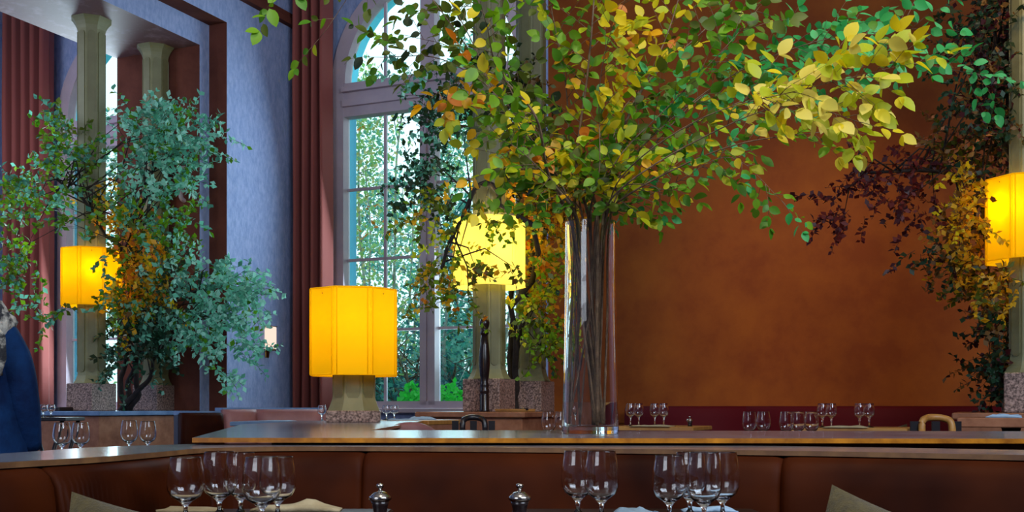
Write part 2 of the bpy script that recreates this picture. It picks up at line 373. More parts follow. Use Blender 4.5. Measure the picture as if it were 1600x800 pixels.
# octagonal lamp shade, shared by the column lamps and the table lamp
def shade_parts(root, z0, H, W, power, hole, sm='shade'):
    b = MB(); o = octo(W, .293); n = 8
    inner = [(x * .985, y * .985) for x, y in o]
    b.loft([[(x, y, z0) for x, y in o], [(x, y, z0 + H) for x, y in o], [(x, y, z0 + H) for x, y in inner], [(x, y, z0) for x, y in inner], [(x, y, z0) for x, y in o]], cap=False)
    ring = [(x * .985, y * .985) for x, y in o]; hr = [(x * hole / W, y * hole / W) for x, y in o]
    sh = b.build('lamp_shade', [sm], root, 'glowing yellow pleated fabric shade')
    for k in range(8):
        x, y = o[k]; p = MB()
        for q in (-1, 1):
            x2, y2 = o[(k + q) % 8]; d = Vector((x2 - x, y2 - y)).normalized() * .016
            nx = Vector((x + d.x, y + d.y)); a = Vector((x, y)).normalized() * .004
            p.tube([(nx.x + a.x, nx.y + a.y, z0 + .001), (nx.x + a.x, nx.y + a.y, z0 + H - .001)], .0035, 5)
        p.build('piping', [sm], sh)
    for z in (z0, z0 + H):
        p = MB(); p.tube([(x, y, z) for x, y in o + [o[0], o[1]]], .005, 5); p.build('trim_band', [sm], sh)
    for k in range(4):       # spokes that carry the shade
        p = MB(); a = k * math.pi / 2 + math.pi / 4; p.tube([(math.cos(a) * hole * .5, math.sin(a) * hole * .5, z0 + H - .03), (math.cos(a) * W * .5, math.sin(a) * W * .5, z0 + H - .03)], .004, 5)
        p.build('carrier_arm', ['brass'], root)
    bl = MB()
    r_b = max(hole * .5 + .035, 0)
    pos = [(math.cos(a) * r_b, math.sin(a) * r_b) for a in [math.pi / 4 + k * math.pi / 2 for k in range(4)]] if hole > .1 else [(0, 0)]
    for x, y in pos:
        bb = MB(); bb.lathe([(.0, 0), (.010, .004), (.018, .03), (.022, .05), (.016, .07), (.0, .08)], 12, (x, y, z0 + H * .42))
        bb.build('bulb', ['shade_bulb'], root)
        ld = bpy.data.lights.new('lamp_light', 'POINT'); ld.energy = power / len(pos); ld.color = (1, .86, .50); ld.shadow_soft_size = .03
        lo = bpy.data.objects.new('lamp_light', ld); C.objects.link(lo); lo.parent = root; lo.location = (x * 1.25, y * 1.25, z0 + H * .42 + .12)
for i in (0, 2, 4):
    s, t = COLS[i]
    root = thing('column_lamp', ['yellow octagonal shade glowing around the left column', '', 'pale glowing yellow shade around the centre column, half covered by leaves', '', 'glowing yellow shade cut by the right edge of the frame'][i], 'lamp', ST(s, t, E + .90), RZ, 'yellow lampshades on the columns')
    shade_parts(root, 0, .50, .50, 8 if i != 2 else 24, .25, 'shade' if i != 2 else 'shade_pale')

# table lamp on the stone counter
TL = Vector((-.90, 6.2, E - .085))
root = thing('table_lamp', 'yellow octagonal shade lamp on a khaki stone foot standing on the polished counter', 'lamp', TL, R(6) + R(0))
b = MB().box(-.150, .150, -.150, .150, 0, .065, bev=.004); b.build('base', ['granite'], root)
b = MB(); rs = []
for z in [.065, .08, .10, .13, .17, .22, .30, .36]:
    lo = max(0, 1 - (z - .065) / .16); rs.append([(x, y, z) for x, y in octo(.215 + .075 * lo ** 2.0)])
b.loft(rs); b.build('stem', ['khaki'], root)
for k in range(8):
    a = k * math.pi / 4; hw = .036; d = .1075 if k % 2 == 0 else .1075 * (2 - 2 * .29) / math.sqrt(2)
    pts = [(hw * math.cos(q), .125 + hw + hw * math.sin(q)) for q in [math.pi + math.pi * i / 8 for i in range(9)]] + [(hw, .35), (-hw, .35)]
    m = Matrix.Rotation(a, 4, 'Z'); p = MB(); p.loft([[tuple(m @ Vector((dd, x, z))) for x, z in pts] for dd in (d - .003, d + .012)]); p.build('fluted_panel', ['khaki_panel'], root)
b = MB().lathe([(.012, .35), (.012, .50)], 8); b.build('lamp_rod', ['brass'], root)
shade_parts(root, .265, .48, .475, 2.4, .03)

# ---------------------------------------------------------------- main counter and banquette in the foreground
def catmull(pts, n=8):
    out = []; p = [Vector(q) for q in pts]; p = [p[0] * 2 - p[1]] + p + [p[-1] * 2 - p[-2]]
    for i in range(1, len(p) - 2):
        for k in range(n):
            t = k / n; a, b_, c, d = p[i - 1], p[i], p[i + 1], p[i + 2]
            out.append(.5 * ((2 * b_) + (c - a) * t + (2 * a - 5 * b_ + 4 * c - d) * t * t + (3 * b_ - a - 3 * c + d) * t ** 3))
    out.append(p[-2]); return out
slab = [(-.885, 3.01), (2.9, 2.86), (3.0, 3.72), (-.52, 4.02), (-.55, 6.75), (-1.28, 6.75), (-1.33, 5.35)]
base_poly = [(-.80, 3.12), (2.85, 2.97), (2.9, 3.66), (-.60, 3.94), (-.62, 6.65), (-1.20, 6.65), (-1.24, 5.35)]
def slabbed(name, poly, z0, z1, label, cat, mats, extra=None):
    cx = sum(p[0] for p in poly) / len(poly); cy = sum(p[1] for p in poly) / len(poly)
    b = MB(); q = [(x - cx, y - cy) for x, y in poly]; n = len(q)
    v = [(x, y, z0) for x, y in q] + [(x, y, z1) for x, y in q]
    f = [tuple(range(n - 1, -1, -1)), tuple(range(n, 2 * n))] + [(i, (i + 1) % n, n + (i + 1) % n, n + i) for i in range(n)]
    b.add(v, f, [0, 0] + [1] * n)
    o = b.build(name, mats); tag(o, label, cat, loc=(cx, cy, 0)); return o
slabbed('counter_slab', slab, E - .098, E - .085, 'polished stone counter slab with golden edge carrying the vase and the table lamp', 'counter', ['slab', 'slab_edge'])
path = catmull([(-1.75, .3), (-1.28, 1.35), (-.98, 2.07), (-.885, 2.29), (-.835, 2.55), (-.79, 2.78), (-.60, 2.90), (-.25, 2.88), (.1, 2.80), (.657, 2.63), (1.106, 2.40), (1.7, 2.0), (2.3, 1.4)], 8)
path = [Vector((p.x, p.y, 0)) for p in path]
def normals(path):
    ns = []
    for i in range(len(path)):
        d = (path[min(i + 1, len(path) - 1)] - path[max(i - 1, 0)]).normalized(); ns.append(Vector((d.y, -d.x, 0)))
    return ns
NS = normals(path)   # towards the camera
def sweep(path, ns, prof, m=0, smooth=True, root=None, mb=None):
    b = mb or MB(); rs = []
    for p, n in zip(path, ns): rs.append([(p.x + n.x * k, p.y + n.y * k, z) for k, z in prof])
    if prof[0] == prof[-1]: rs = [r[:-1] for r in rs]
    b.loft(rs, m, smooth); return b
b = sweep(path, NS, [(.012, E - .117), (.012, E - .105), (-.30, E - .105), (-.30, E - .117)], 0, False)
nf = len(b.f)
for i, f in enumerate(b.f):
    if len(f) == 4 and all(abs(b.v[k][2] - (E - .105)) < .0125 for k in f):
        zs = [b.v[k][2] for k in f]
        if max(zs) - min(zs) > .005: b.m[i] = 1
led = b.build('banquette_ledge', ['slab', 'slab_rim']); tag(led, 'long curved stone ledge running along the top of the rust velvet banquette', 'ledge')
# counter base under the slab
slabbed('counter_base', [(-.55, 3.26), (2.85, 3.12), (2.9, 3.66), (-.60, 3.94), (-.62, 6.65), (-1.20, 6.65), (-1.16, 5.3), (-.72, 3.26)], 0, E - .098, 'brown marble base beneath the polished counter slab', 'counter', ['marble_brown', 'marble_brown'])
bq = thing('banquette', 'large curved rust-brown velvet banquette running across the whole foreground', 'banquette', (0, 0, 0))
sweep(path, NS, [(-.28, 0), (-.04, 0), (-.04, E - .125), (-.06, E - .117), (-.28, E - .117)], 0, False).build('back_frame', ['darkwood'], bq)
prof = [(-.035, E - .30), (-.035, E - .135), (-.02, E - .121), (.0, E - .118), (.022, E - .122), (.04, E - .134), (.052, E - .155), (.058, E - .19), (.066, E - .26), (.078, E - .34), (.092, E - .45), (.10, E - .58), (-.035, E - .58)]
# panels between seams: cut at chosen screen columns
cuts = [0]
for px in (62, 300, 560, 1222):
    best = min(range(len(path)), key=lambda i: abs(800 + path[i].x / max(path[i].y, .1) * FOC - px) if path[i].y > 1.4 else 1e9); cuts.append(best)
cuts.append(len(path) - 1)
def refine(pa, k=5):
    out = []
    for i in range(len(pa) - 1):
        for j in range(k): out.append(pa[i].lerp(pa[i + 1], j / k))
    return out + [pa[-1]]
rnd = random.Random(3)
for ci in range(len(cuts) - 1):
    seg = refine(path[cuts[ci]:cuts[ci + 1] + 1]); ns = normals(seg); L = len(seg); b = MB(); rs = []
    for i, (p, n) in enumerate(zip(seg, ns)):
        e = min(i, L - 1 - i); pinch = .009 * math.exp(-e * 1.6)
        row = []
        for k, z in prof:
            wr = 0
            if k > .02:
                d_ = (E - z)
                wr = .014 * noise.noise(Vector((p.x * 9 + ci * 7, p.y * 9, z * 1.4))) * min(1, (d_ - .12) * 9)
                near = abs(i - 4) if ci in (1,) else 99
                if ci == 1: wr += .010 * math.sin(i * 2.1) * math.exp(-i / 22) * min(1, max(0, d_ - .14) * 8)
            kk = k - pinch * (1 if k > -.03 else 0) + wr
            row.append((p.x + n.x * kk, p.y + n.y * kk, z - pinch * .4 * (z > E - .3)))
        rs.append(row)
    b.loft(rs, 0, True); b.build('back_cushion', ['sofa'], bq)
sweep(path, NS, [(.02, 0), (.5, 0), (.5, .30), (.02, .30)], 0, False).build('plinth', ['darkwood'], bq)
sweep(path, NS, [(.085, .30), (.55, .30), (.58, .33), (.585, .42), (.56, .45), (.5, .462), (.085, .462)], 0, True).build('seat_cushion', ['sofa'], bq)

# ---------------------------------------------------------------- tables, glasses, tableware
def table(cx, cy, w_, d_, top, label, rz=0, mt='darkwood', ped=True, th=.03, base=0.0):
    root = thing('table', label, 'table', (cx, cy, base), rz); top -= base
    MB().box(-w_ / 2, w_ / 2, -d_ / 2, d_ / 2, top - th, top, bev=.005).build('tabletop', [mt], root)
    MB().lathe([(.045, .03), (.035, .08), (.032, top - .12), (.05, top - th)], 16).build('leg', ['black'], root)
    MB().lathe([(.0, 0), (.24, 0), (.24, .012), (.06, .035), (.0, .035)], 24).build('base', ['black'], root)
    return root
def goblet(h, wr, stem):       # closed profile of thin-walled wine glass
    bh = h - stem; t = .0014
    out = [(0, 0), (wr * .8, .0), (wr * .86, .0005), (wr * .88, .002), (wr * .3, .006), (.005, .014), (.0042, stem * .6), (.0055, stem - .006), (wr * .35, stem + bh * .03),
           (wr * .78, stem + bh * .14), (wr * .96, stem + bh * .28), (wr, stem + bh * .45), (wr * .95, stem + bh * .68), (wr * .86, stem + bh * .86), (wr * .802, h - .002), (wr * .80 - .0002, h - .0004)]
    inn = [(wr * .80 - t + .0002, h - .0004), (wr * .802 - t, h - .002), (wr * .86 - t, stem + bh * .86), (wr * .95 - t, stem + bh * .68), (wr - t, stem + bh * .45), (wr * .96 - t, stem + bh * .29),
           (wr * .78 - t, stem + bh * .16), (wr * .35, stem + bh * .06), (0, stem + bh * .045)]
    return out + inn
protos = {}
def wineglass(x, y, z, label, h=.19, wr=.039, stem=.075, group=None, seg=28):
    key = (round(h, 3), round(wr, 4), round(stem, 3))
    if key not in protos:
        b = MB(); pr = goblet(h, wr, stem)
        rings = []
        for r, zz in pr: rings.append((max(r, .00005), zz))
        b.lathe(rings, seg); me = b.build('wine_glass', ['glass']); protos[key] = me; o = me
    else:
        o = protos[key].copy(); C.objects.link(o)
    tag(o, label, 'wine glass', group, (x, y, z)); return o
TD = .236; TZ = E - TD
ta = table(-.575, 2.20, .60, .66, TZ, 'dark table under the left cluster of large wine glasses')
tb = table(.28, 2.20, .56, .66, TZ, 'dark table under the glasses in front of the banquette right of centre')
def gpos(px, Y): return (px - 800) / FOC * Y
TW = .0395; G1 = 'large wine glasses on the left foreground table'
for px, top, Y, lab in ((290, 714, 2.30, 'large wine glass leftmost of the left foreground cluster'), (343, 705, 2.36, 'tall wine glass second from left in the left foreground cluster'),
                        (377, 707, 2.10 + .29, 'wine glass half hidden in the middle of the left foreground cluster'), (409, 713, 2.20, 'wine glass in front, second from right of the left foreground cluster'), (434, 713, 2.33, 'wine glass rightmost of the left foreground cluster')):
    if px == 377: px, Y = 376, 2.385
    h = TD - (top - 636) / FOC * Y
    wineglass(gpos(px, Y), Y, TZ, lab, h, TW if px != 376 else .036, h * .26, G1)
G2 = 'large wine glasses on the right foreground table'
for px, top, Y, lab in ((903, 704, 2.36, 'wine glass left of the pair below the vase'), (940, 704, 2.30, 'wine glass right of the pair below the vase'),
                        (1046, 711, 2.28, 'wine glass at left of the right foreground cluster'), (1078, 706, 2.36, 'wine glass second from left in the right foreground cluster'),
                        (1100, 706, 2.20, 'wine glass in front, third in the right foreground cluster'), (1129, 706, 2.32, 'wine glass at right end of the right foreground cluster')):
    h = TD - (top - 636) / FOC * Y
    wineglass(gpos(px, Y), Y, TZ, lab, h, .037, h * .26, G2)
def salt(px, Y, z, label, k=1.0):
    root = thing('salt_pot', label, 'salt pot', (gpos(px, Y), Y, z)); root.scale = (k, k, k)
    MB().lathe([(.0001, 0), (.017, 0), (.019, .006), (.015, .018), (.018, .032), (.021, .042), (.0001, .042)], 20).build('jar', ['millwood'], root)
    MB().lathe([(.0001, .042), (.021, .042), (.0265, .047), (.025, .053), (.014, .062), (.005, .065), (.0001, .065)], 20).build('lid', ['silver'], root)
    MB().lathe([(.0001, .065), (.004, .065), (.004, .071), (.009, .075), (.008, .081), (.0001, .083)], 14).build('knob', ['silver'], root)
salt(594, 2.28, TZ, 'small lidded salt pot with silver knob on the left foreground table', .92)
salt(812, 2.28, TZ, 'small lidded salt pot with silver knob left of the glasses below the vase', .92)
def napkin(name, x, y, z, w_, d_, h, rz, label, mt='linen', seed=0, cat='napkin'):
    b = MB(); n, m_ = 10, 6; v = []; 
    def hh(i, j):
        u, w2 = i / n, j / m_
        return h * (.45 + .55 * noise.noise(Vector((u * 2.4 + seed, w2 * 1.7, seed))) ** 2 * 2) * min(1, 4 * min(u, 1 - u) + .35)
    top = [[((i / n - .5) * w_, (j / m_ - .5) * d_, hh(i, j)) for j in range(m_ + 1)] for i in range(n + 1)]
    rings = []
    for i in range(n + 1):
        r = top[i] + [(top[i][-1][0], top[i][-1][1], 0), (top[i][0][0], top[i][0][1], 0)]; rings.append(r)
    b.loft(rings, 0, True); o = b.build(name, [mt]); tag(o, label, cat, None, (x, y, z), rz); return o
napkin('napkin', gpos(280, 2.44), 2.46, TZ, .17, .07, .014, .05, 'cream folded napkin behind the leftmost foreground glass', 'linen', 1)
napkin('napkin', gpos(462, 2.46), 2.47, TZ, .20, .06, .026, .03, 'cream napkin folded to a peak right of the left foreground glasses', 'linen', 2)
napkin('napkin', gpos(1005, 2.3), 2.36, TZ, .075, .12, .024, .3, 'white napkin standing folded left of the right foreground cluster', 'linen_blue', 3)
napkin('napkin', gpos(1108, 2.46), 2.46, TZ, .12, .06, .014, 0, 'pale napkin lying behind the right foreground cluster', 'linen_blue', 4)

def cushion(x, y, z, size, th, rot, label, mt='olive'):
    n = 12; b = MB(); f_, g_ = [], []
    for sgn, arr in ((1, f_), (-1, g_)):
        for i in range(n + 1):
            for j in range(n + 1):
                u, w2 = 2 * i / n - 1, 2 * j / n - 1
                pin = 1 - .07 * (1 - (abs(u) ** 2)) * abs(w2) ** 3 ; pin2 = 1 - .07 * (1 - abs(w2) ** 2) * abs(u) ** 3
                k = max(0, (1 - u ** 4)) ** .5 * max(0, (1 - w2 ** 4)) ** .5
                arr.append((u * size / 2 * pin2, sgn * th / 2 * k, w2 * size / 2 * pin))
    F = []
    for i in range(n):
        for j in range(n):
            a = i * (n + 1) + j; F.append((a, a + n + 1, a + n + 2, a + 1))
    b.add(f_, F, 0, True); b.add(g_, [tuple(reversed(q)) for q in F], 0, True)
    o = b.build('cushion', [mt]); tag(o, label, 'cushion'); o.location = (x, y, z); o.rotation_euler = rot; return o
def lean(px, py, Y, size, ang, tilt, rz, label):   # top-left corner at the given place
    rot = Euler((tilt, ang, rz), 'XYZ'); c = P(px, py, Y) - rot.to_matrix() @ Vector((-size / 2, 0, size / 2))
    return cushion(c.x, c.y, c.z, size, .12, rot, label)
lean(1300, 757, 2.30, .36, R(20), R(-14), R(-14), 'olive linen cushion leaning on the banquette at right')
lean(112, 768, 2.08, .34, R(15), R(-12), R(28), 'olive linen cushion leaning on the banquette at left')

# glass vase with water
VX, VY, VZ = gpos(923, 3.48), 3.50, E - .085
vase = thing('glass_vase', 'tall clear glass cylinder vase on the stone counter holding the beech branches', 'vase', (VX, VY, VZ))
VH = (636 - 348) / FOC * VY + .085
t = .0035
b = MB().lathe([(.0001, 0), (.090, 0), (.092, .006), (.088, .10), (.083, .3), (.080, VH), (.0775, VH), (.080 - t, .3 * 1.6), (.083 - t, .3), (.088 - t, .10), (.088 - t, .022), (.0001, .020)], 48, sup=.0012)
b.build('vessel', ['glass'], vase)

# ---------------------------------------------------------------- foliage
def leaf_pts(L, W, seg=4, fold=.18, curl=.15):
    v = []; f = []
    for i in range(seg + 1):
        u = i / seg; wd = W * .5 * (math.sin(math.pi * (u ** .85)) ** .75 if 0 < u < 1 else 0) ; z = -curl * L * (u - .3) ** 2
        if i in (0, seg): v.append((0, u * L, z))
        else: v += [(-wd, u * L, z + fold * wd), (0, u * L, z), (wd, u * L, z + fold * wd)]
    f = [(0, 2, 1), (0, 3, 2)]
    for i in range(1, seg - 1):
        a = 1 + (i - 1) * 3; f += [(a, a + 1, a + 4, a + 3), (a + 1, a + 2, a + 5, a + 4)]
    a = 1 + (seg - 2) * 3; e = a + 3; f += [(a, a + 1, e), (a + 1, a + 2, e)]
    return [Vector(p) for p in v], f
LEAF = leaf_pts(1, .66, 5); LEAFR = leaf_pts(1, .85, 3); LEAFS = ([Vector(p) for p in ((0, 0, 0), (-.32, .5, .06), (0, 1, -.08), (.32, .5, .06))], [(0, 3, 2, 1)])
LEAFN = ([Vector(p) for p in ((0, 0, 0), (-.13, .45, .03), (0, 1, -.1), (.13, .45, .03))], [(0, 3, 2, 1)])
def put_leaf(mb, geo, p, d, nrm, L, m):
    y = d.normalized(); x = y.cross(nrm)
    if x.length < .01: x = y.cross(Vector((1, 0, 0)))
    x.normalize(); z = x.cross(y)
    mb.add([tuple(p + (x * v.x + y * v.y + z * v.z) * L) for v in geo[0]], geo[1], m, True)
def rv(r): return Vector((r.gauss(0, 1), r.gauss(0, 1), r.gauss(0, 1))).normalized()
def clear(p, push=True):
    for s_, t_ in COLS:
        c = ST(s_, t_); d = Vector((p.x - c.x, p.y - c.y)); lamp = s_ < 8 and E + .84 < p.z < E + 1.46
        m_ = .37 if lamp else .17
        if lamp and t_ < -7 and d.y < 0 and abs(d.x) < .31 and push: return Vector((c.x + (.31 if d.x > 0 else -.31), p.y, p.z))
        if d.length < m_:
            if not push: return None
            if d.length < 1e-4: d = Vector((0, -1))
            d = d.normalized() * m_; return Vector((c.x + d.x, c.y + d.y, p.z))
    return p
def pick(r, pal):
    x = r.random() * sum(w for _, w in pal); 
    for k, w in pal:
        x -= w
        if x <= 0: return k
    return pal[-1][0]
def spray(root, pts, r0, r, pal, leafL, tw_n, tw_len, start=.35, bark='bark', geo=LEAF, step=.026, droop=.25, wood_name='branch', lname='leaves', flat=.5):
    """a woody stem through pts with side twigs that bear leaves in two rows"""
    o = root.location; pts = catmull(pts, 7); n = len(pts); wood = MB(); lv = MB(); keys = sorted({k for k, _ in pal})
    rad = [r0 * (1 - .8 * i / (n - 1)) for i in range(n)]
    wood.tube([p - o for p in pts], rad, 7)
    fw = Vector((0, -1, 0))
    def twig(p, d, L, rr):
        m_ = max(3, int(L / step)); q = p.copy(); dd = d.normalized(); tp = [q.copy()]
        side = dd.cross((fw + Vector((0, 0, .7)) + rv(r) * .5)); side.normalize()
        c0 = pick(r, pal)
        for i in range(m_):
            dd = (dd + Vector((0, 0, -droop * .12)) + rv(r) * .10).normalized(); q = q + dd * step; tp.append(q.copy())
            sg = 1 if i % 2 else -1
            ld = (dd * .55 + side * sg * .9 + rv(r) * .35 + Vector((0, 0, -droop))).normalized()
            nm = (fw * flat * .8 + Vector((0, 0, .5)) + rv(r) * .85).normalized()
            c = c0 if r.random() < .6 else pick(r, pal)
            put_leaf(lv, geo, q - o, ld, nm, leafL * r.uniform(.6, 1.12) * (1 if i < m_ - 1 else .8), keys.index(c))
        put_leaf(lv, geo, q - o, dd, (fw * flat + Vector((0, 0, .5)) + rv(r) * .4), leafL, keys.index(c0))
        wood.tube([x - o for x in tp], [rr * (1 - .7 * i / (len(tp) - 1)) for i in range(len(tp))], 4)
    for k in range(tw_n):
        f = start + (1 - start) * (k + r.random() * .6) / tw_n; i = min(n - 2, int(f * (n - 1))); p = pts[i].lerp(pts[i + 1], f * (n - 1) - i)
        d = (pts[i + 1] - pts[i]).normalized(); sd = rv(r); sd.y *= .6; sd = (sd - d * sd.dot(d)).normalized()
        twig(p, d * .8 + sd * .9, tw_len * r.uniform(.5, 1.15), max(.0012, rad[i] * .45))
    twig(pts[-1], pts[-1] - pts[-2], tw_len * .9, rad[-1])
    wood.build(wood_name, [bark], root); lv.build(lname, keys, root)
YG = [('g1', 4), ('g3', 3), ('g2', 3), ('y1', 2.2), ('ol', 2), ('y2', .7), ('o1', .25)]
GG = [('g2', 5), ('g1', 3), ('ol', 3), ('g3', 1)]
YY = [('y1', 4), ('g3', 4), ('y2', 1.2), ('o1', .4), ('g1', 1.5)]
BG = [('bg1', 4), ('bg2', 4), ('g2', 1.5)]
OG = [('ol', 4), ('g2', 2), ('dk', 1.5)]
OR = [('y2', 3), ('oc', 3), ('o1', 2.5), ('g3', 1.5)]
PY = [('g3', 3), ('py', 3), ('y1', 2), ('o1', .25)]
# each branch: label words, palette, points after the vase neck (px, py, depth), twigs, twig length, leaf size
BR = [
 ('reaching far left along the top of the frame, green leaves', GG, [(820, 230, 3.4), (660, -60, 3.25), (490, -90, 3.2), (418, 10, 3.2)], 9, .14, .050),
 ('hanging green at top left in front of the curtain', GG, [(840, 240, 3.6), (740, 60, 3.65), (600, -60, 3.7), (512, 60, 3.75)], 8, .15, .046),
 ('with dark olive leaves in front of the arched window', OG, [(850, 260, 3.6), (790, 160, 3.7), (690, 90, 3.85), (590, 90, 3.95)], 15, .17, .050),
 ('with orange and yellow leaves right of the window transom', OR, [(860, 270, 3.4), (800, 190, 3.35), (750, 130, 3.3), (700, 130, 3.3)], 8, .13, .052),
 ('arching up left with olive leaves above the window', OG, [(860, 270, 3.5), (800, 120, 3.6), (740, 20, 3.7), (660, 10, 3.8)], 13, .17, .05),
 ('with yellow green leaves in front of the centre column', YG, [(870, 280, 3.3), (830, 190, 3.2), (790, 120, 3.15), (770, 40, 3.1)], 13, .17, .052),
 ('low on the left with yellow green leaves above the lamp', YG, [(880, 300, 3.5), (830, 240, 3.4), (790, 250, 3.3), (755, 300, 3.25)], 11, .14, .045),
 ('rising straight up left of the middle', YG, [(900, 260, 3.5), (880, 140, 3.5), (870, 20, 3.5), (860, -40, 3.5)], 15, .19, .05),
 ('rising upright from the vase centre with thick pale stem', YG, [(912, 260, 3.5), (915, 120, 3.45), (915, 0, 3.4), (920, -80, 3.4)], 12, .18, .05),
 ('with bright yellow leaves at top centre', YY, [(925, 260, 3.4), (945, 140, 3.3), (960, 50, 3.25), (985, -20, 3.2)], 15, .18, .052),
 ('leaning right with mixed leaves towards the top', YY, [(940, 270, 3.6), (975, 190, 3.65), (1035, 70, 3.7), (1065, -30, 3.75)], 13, .18, .048),
 ('with dull green leaves just above the vase', GG, [(925, 300, 3.6), (955, 240, 3.6), (985, 180, 3.6), (1010, 150, 3.6)], 11, .15, .045),
 ('reaching right and up with green leaves', GG, [(960, 260, 3.4), (1040, 150, 3.35), (1130, 70, 3.3), (1200, 20, 3.3)], 17, .18, .05),
 ('with blue green leaves along the top right', BG, [(980, 240, 3.5), (1120, 130, 3.5), (1280, 55, 3.45), (1430, 40, 3.4)], 24, .19, .05),
 ('with blue green leaves reaching the right edge', BG, [(980, 250, 3.7), (1150, 160, 3.8), (1350, 90, 3.8), (1540, 112, 3.8)], 22, .16, .048),
 ('with large pale yellow leaves at upper right', PY, [(975, 270, 3.1), (1100, 190, 2.9), (1250, 130, 2.8), (1400, 100, 2.75)], 14, .16, .056),
 ('with pale yellow leaves drooping at right', PY, [(970, 290, 3.2), (1080, 230, 3.05), (1230, 170, 2.95), (1350, 190, 2.9)], 13, .13, .048),
 ('sweeping right with crowded yellow green leaves', YG, [(980, 320, 3.4), (1060, 265, 3.3), (1150, 220, 3.2), (1270, 210, 3.1)], 17, .15, .046),
 ('low on the right ending in small green leaves', [('g1', 3), ('bg1', 3), ('g2', 2)], [(975, 330, 3.5), (1040, 280, 3.5), (1140, 250, 3.5), (1225, 310, 3.5)], 22, .13, .038),
 ('crossing to the upper left with dense olive leaves', OG + [('g1', 2)], [(880, 250, 3.7), (800, 150, 3.9), (720, 80, 4.0), (640, 60, 4.05)], 13, .18, .048),
 ('filling the top right of centre with green leaves', GG + [('g3', 2)], [(950, 260, 3.8), (1010, 140, 3.9), (1100, 40, 3.95), (1170, -30, 4.0)], 13, .18, .046),
 ('short and yellow green above the left of the vase', YG, [(890, 320, 3.35), (850, 270, 3.25), (800, 230, 3.2), (750, 200, 3.2)], 9, .15, .045),
 ('with sparse leaves just right of the vase rim', YG, [(950, 330, 3.4), (985, 300, 3.35), (1020, 300, 3.3), (1035, 320, 3.3)], 4, .09, .042),
 ('leaning right with fresh leaves beside the rust wall', YG, [(960, 290, 3.5), (1020, 210, 3.5), (1080, 150, 3.55), (1150, 120, 3.6)], 13, .16, .048),
]
rb = random.Random(11)
nb = len(BR)
for k, (lab, pal, pts, tn, tl, ll) in enumerate(BR):
    a = k * 2.399; rr = .058 * math.sqrt((k + .5) / nb)
    nx, ny = VX + rr * math.cos(a), VY + rr * math.sin(a) * .9
    # bring left-going stems to the left side of the neck
    nx = VX + max(-.062, min(.062, (pts[0][0] - 923) / 1700 * 1.6 + .01 * math.cos(a)))
    ny = VY + math.sqrt(max(0, .066 ** 2 - (nx - VX) ** 2)) * math.sin(a) * .8
    bx, by = VX - .068 * math.cos(k * 2.1) * (.5 + .5 * (k % 2)), VY - .06 * math.sin(k * 2.1)
    root = thing('beech_branch', 'beech branch in the vase ' + lab, 'branch', (bx, by, VZ + .024), 0, 'beech branches in the glass vase')
    root.location.z = VZ + .024 + (0.18 if k == 18 else .006 * (k % 4)); pts = [(a_ + rb.uniform(-14, 14), b_ + rb.uniform(-10, 10), c_ + rb.uniform(-.06, .06)) for a_, b_, c_ in pts]
    p0 = Vector(root.location)
    full = [p0, p0.lerp(Vector((nx, ny, VZ + VH)), .5) + Vector((.004 * math.sin(k), .004 * math.cos(k), 0)), Vector((nx, ny, VZ + VH))] + [P(*q) for q in pts]
    spray(root, full, .0075 if k in (8, 5, 10) else (.0032 + .0012 * (k % 3)), random.Random(100 + k), pal, ll, int(tn * 1.75), tl, start=.72 if pal is PY else .55 if pal is BG else .40)

# arrangements standing between the column pairs
def arrangement(s, t, label, blobs, trunk_pts, seed, leafL, geo=LEAFS, bark='bark_dark', cat='plant arrangement'):
    root = thing('foliage_arrangement', label, cat, ST(s, t, E - .035), 0); o = Vector(root.location); r = random.Random(seed)
    wood = MB(); tops = []
    for tp in trunk_pts:
        pp = catmull([o + Vector((r.uniform(-.05, .05), r.uniform(-.04, .04), 0))] + [P(*q) for q in tp], 8); n = len(pp)
        pp = [p + Vector((noise.noise(p * 6) * .04, noise.noise(p * 6 + Vector((5, 5, 5))) * .04, 0)) * min(1, i / 6) for i, p in enumerate(pp)]; pp = [clear(p) for p in pp]
        wood.tube([p - o for p in pp], [.030 * (1 - .7 * i / n) for i in range(n)], 7); tops += pp[3:]
    lvs = {}; 
    for (px, py, Y, rx, ry, n_tw, pal, lab) in blobs:
        key = lab; lv, keys = lvs.setdefault(key, (MB(), []))
        for _ in range(n_tw):
            a = r.random() * 2 * math.pi; q = math.sqrt(r.random()) ; 
            c = P(px + rx * q * math.cos(a), py + ry * q * math.sin(a), Y + r.uniform(-.3, .3))
            st = min(r.sample(tops, min(8, len(tops))), key=lambda z: (z - c).length)
            c = clear(c); mid = clear(st.lerp(c, .55) + Vector((0, 0, .07)) + rv(r) * .05)
            if r.random() < .15 and all((clear(st.lerp(mid, k / 5)) - st.lerp(mid, k / 5)).length + (clear(mid.lerp(c, k / 5)) - mid.lerp(c, k / 5)).length < .01 for k in range(6)): wood.tube([st - o, mid - o, c - o], [.008, .005, .002], 4)
            d = ((c - st).normalized() + rv(r) * .7).normalized(); m_ = r.randint(6, 11); tp = [c.copy()]; x = c.copy(); c0 = pick(r, pal)
            for i in range(m_):
                d = (d + rv(r) * .25 + Vector((0, 0, -.06))).normalized(); x = clear(x + d * leafL * .55); tp.append(x.copy())
                for sg in range(2):
                    cc = c0 if r.random() < .5 else pick(r, pal)
                    if cc not in keys: keys.append(cc)
                    put_leaf(lv, geo, x - o, (d * .3 + rv(r)).normalized(), (Vector((0, -.6, .5)) + rv(r) * .8).normalized(), leafL * r.uniform(.6, 1.2), keys.index(cc))
            wood.tube([z - o for z in tp], .0015, 3)
    wood.build('trunk', [bark], root)
    for key, (lv, keys) in lvs.items(): lv.build('leaves', keys, root, key)
TL_ = [('t1', 4), ('t2', 3.5), ('t3', 2), ('g2', 1)]
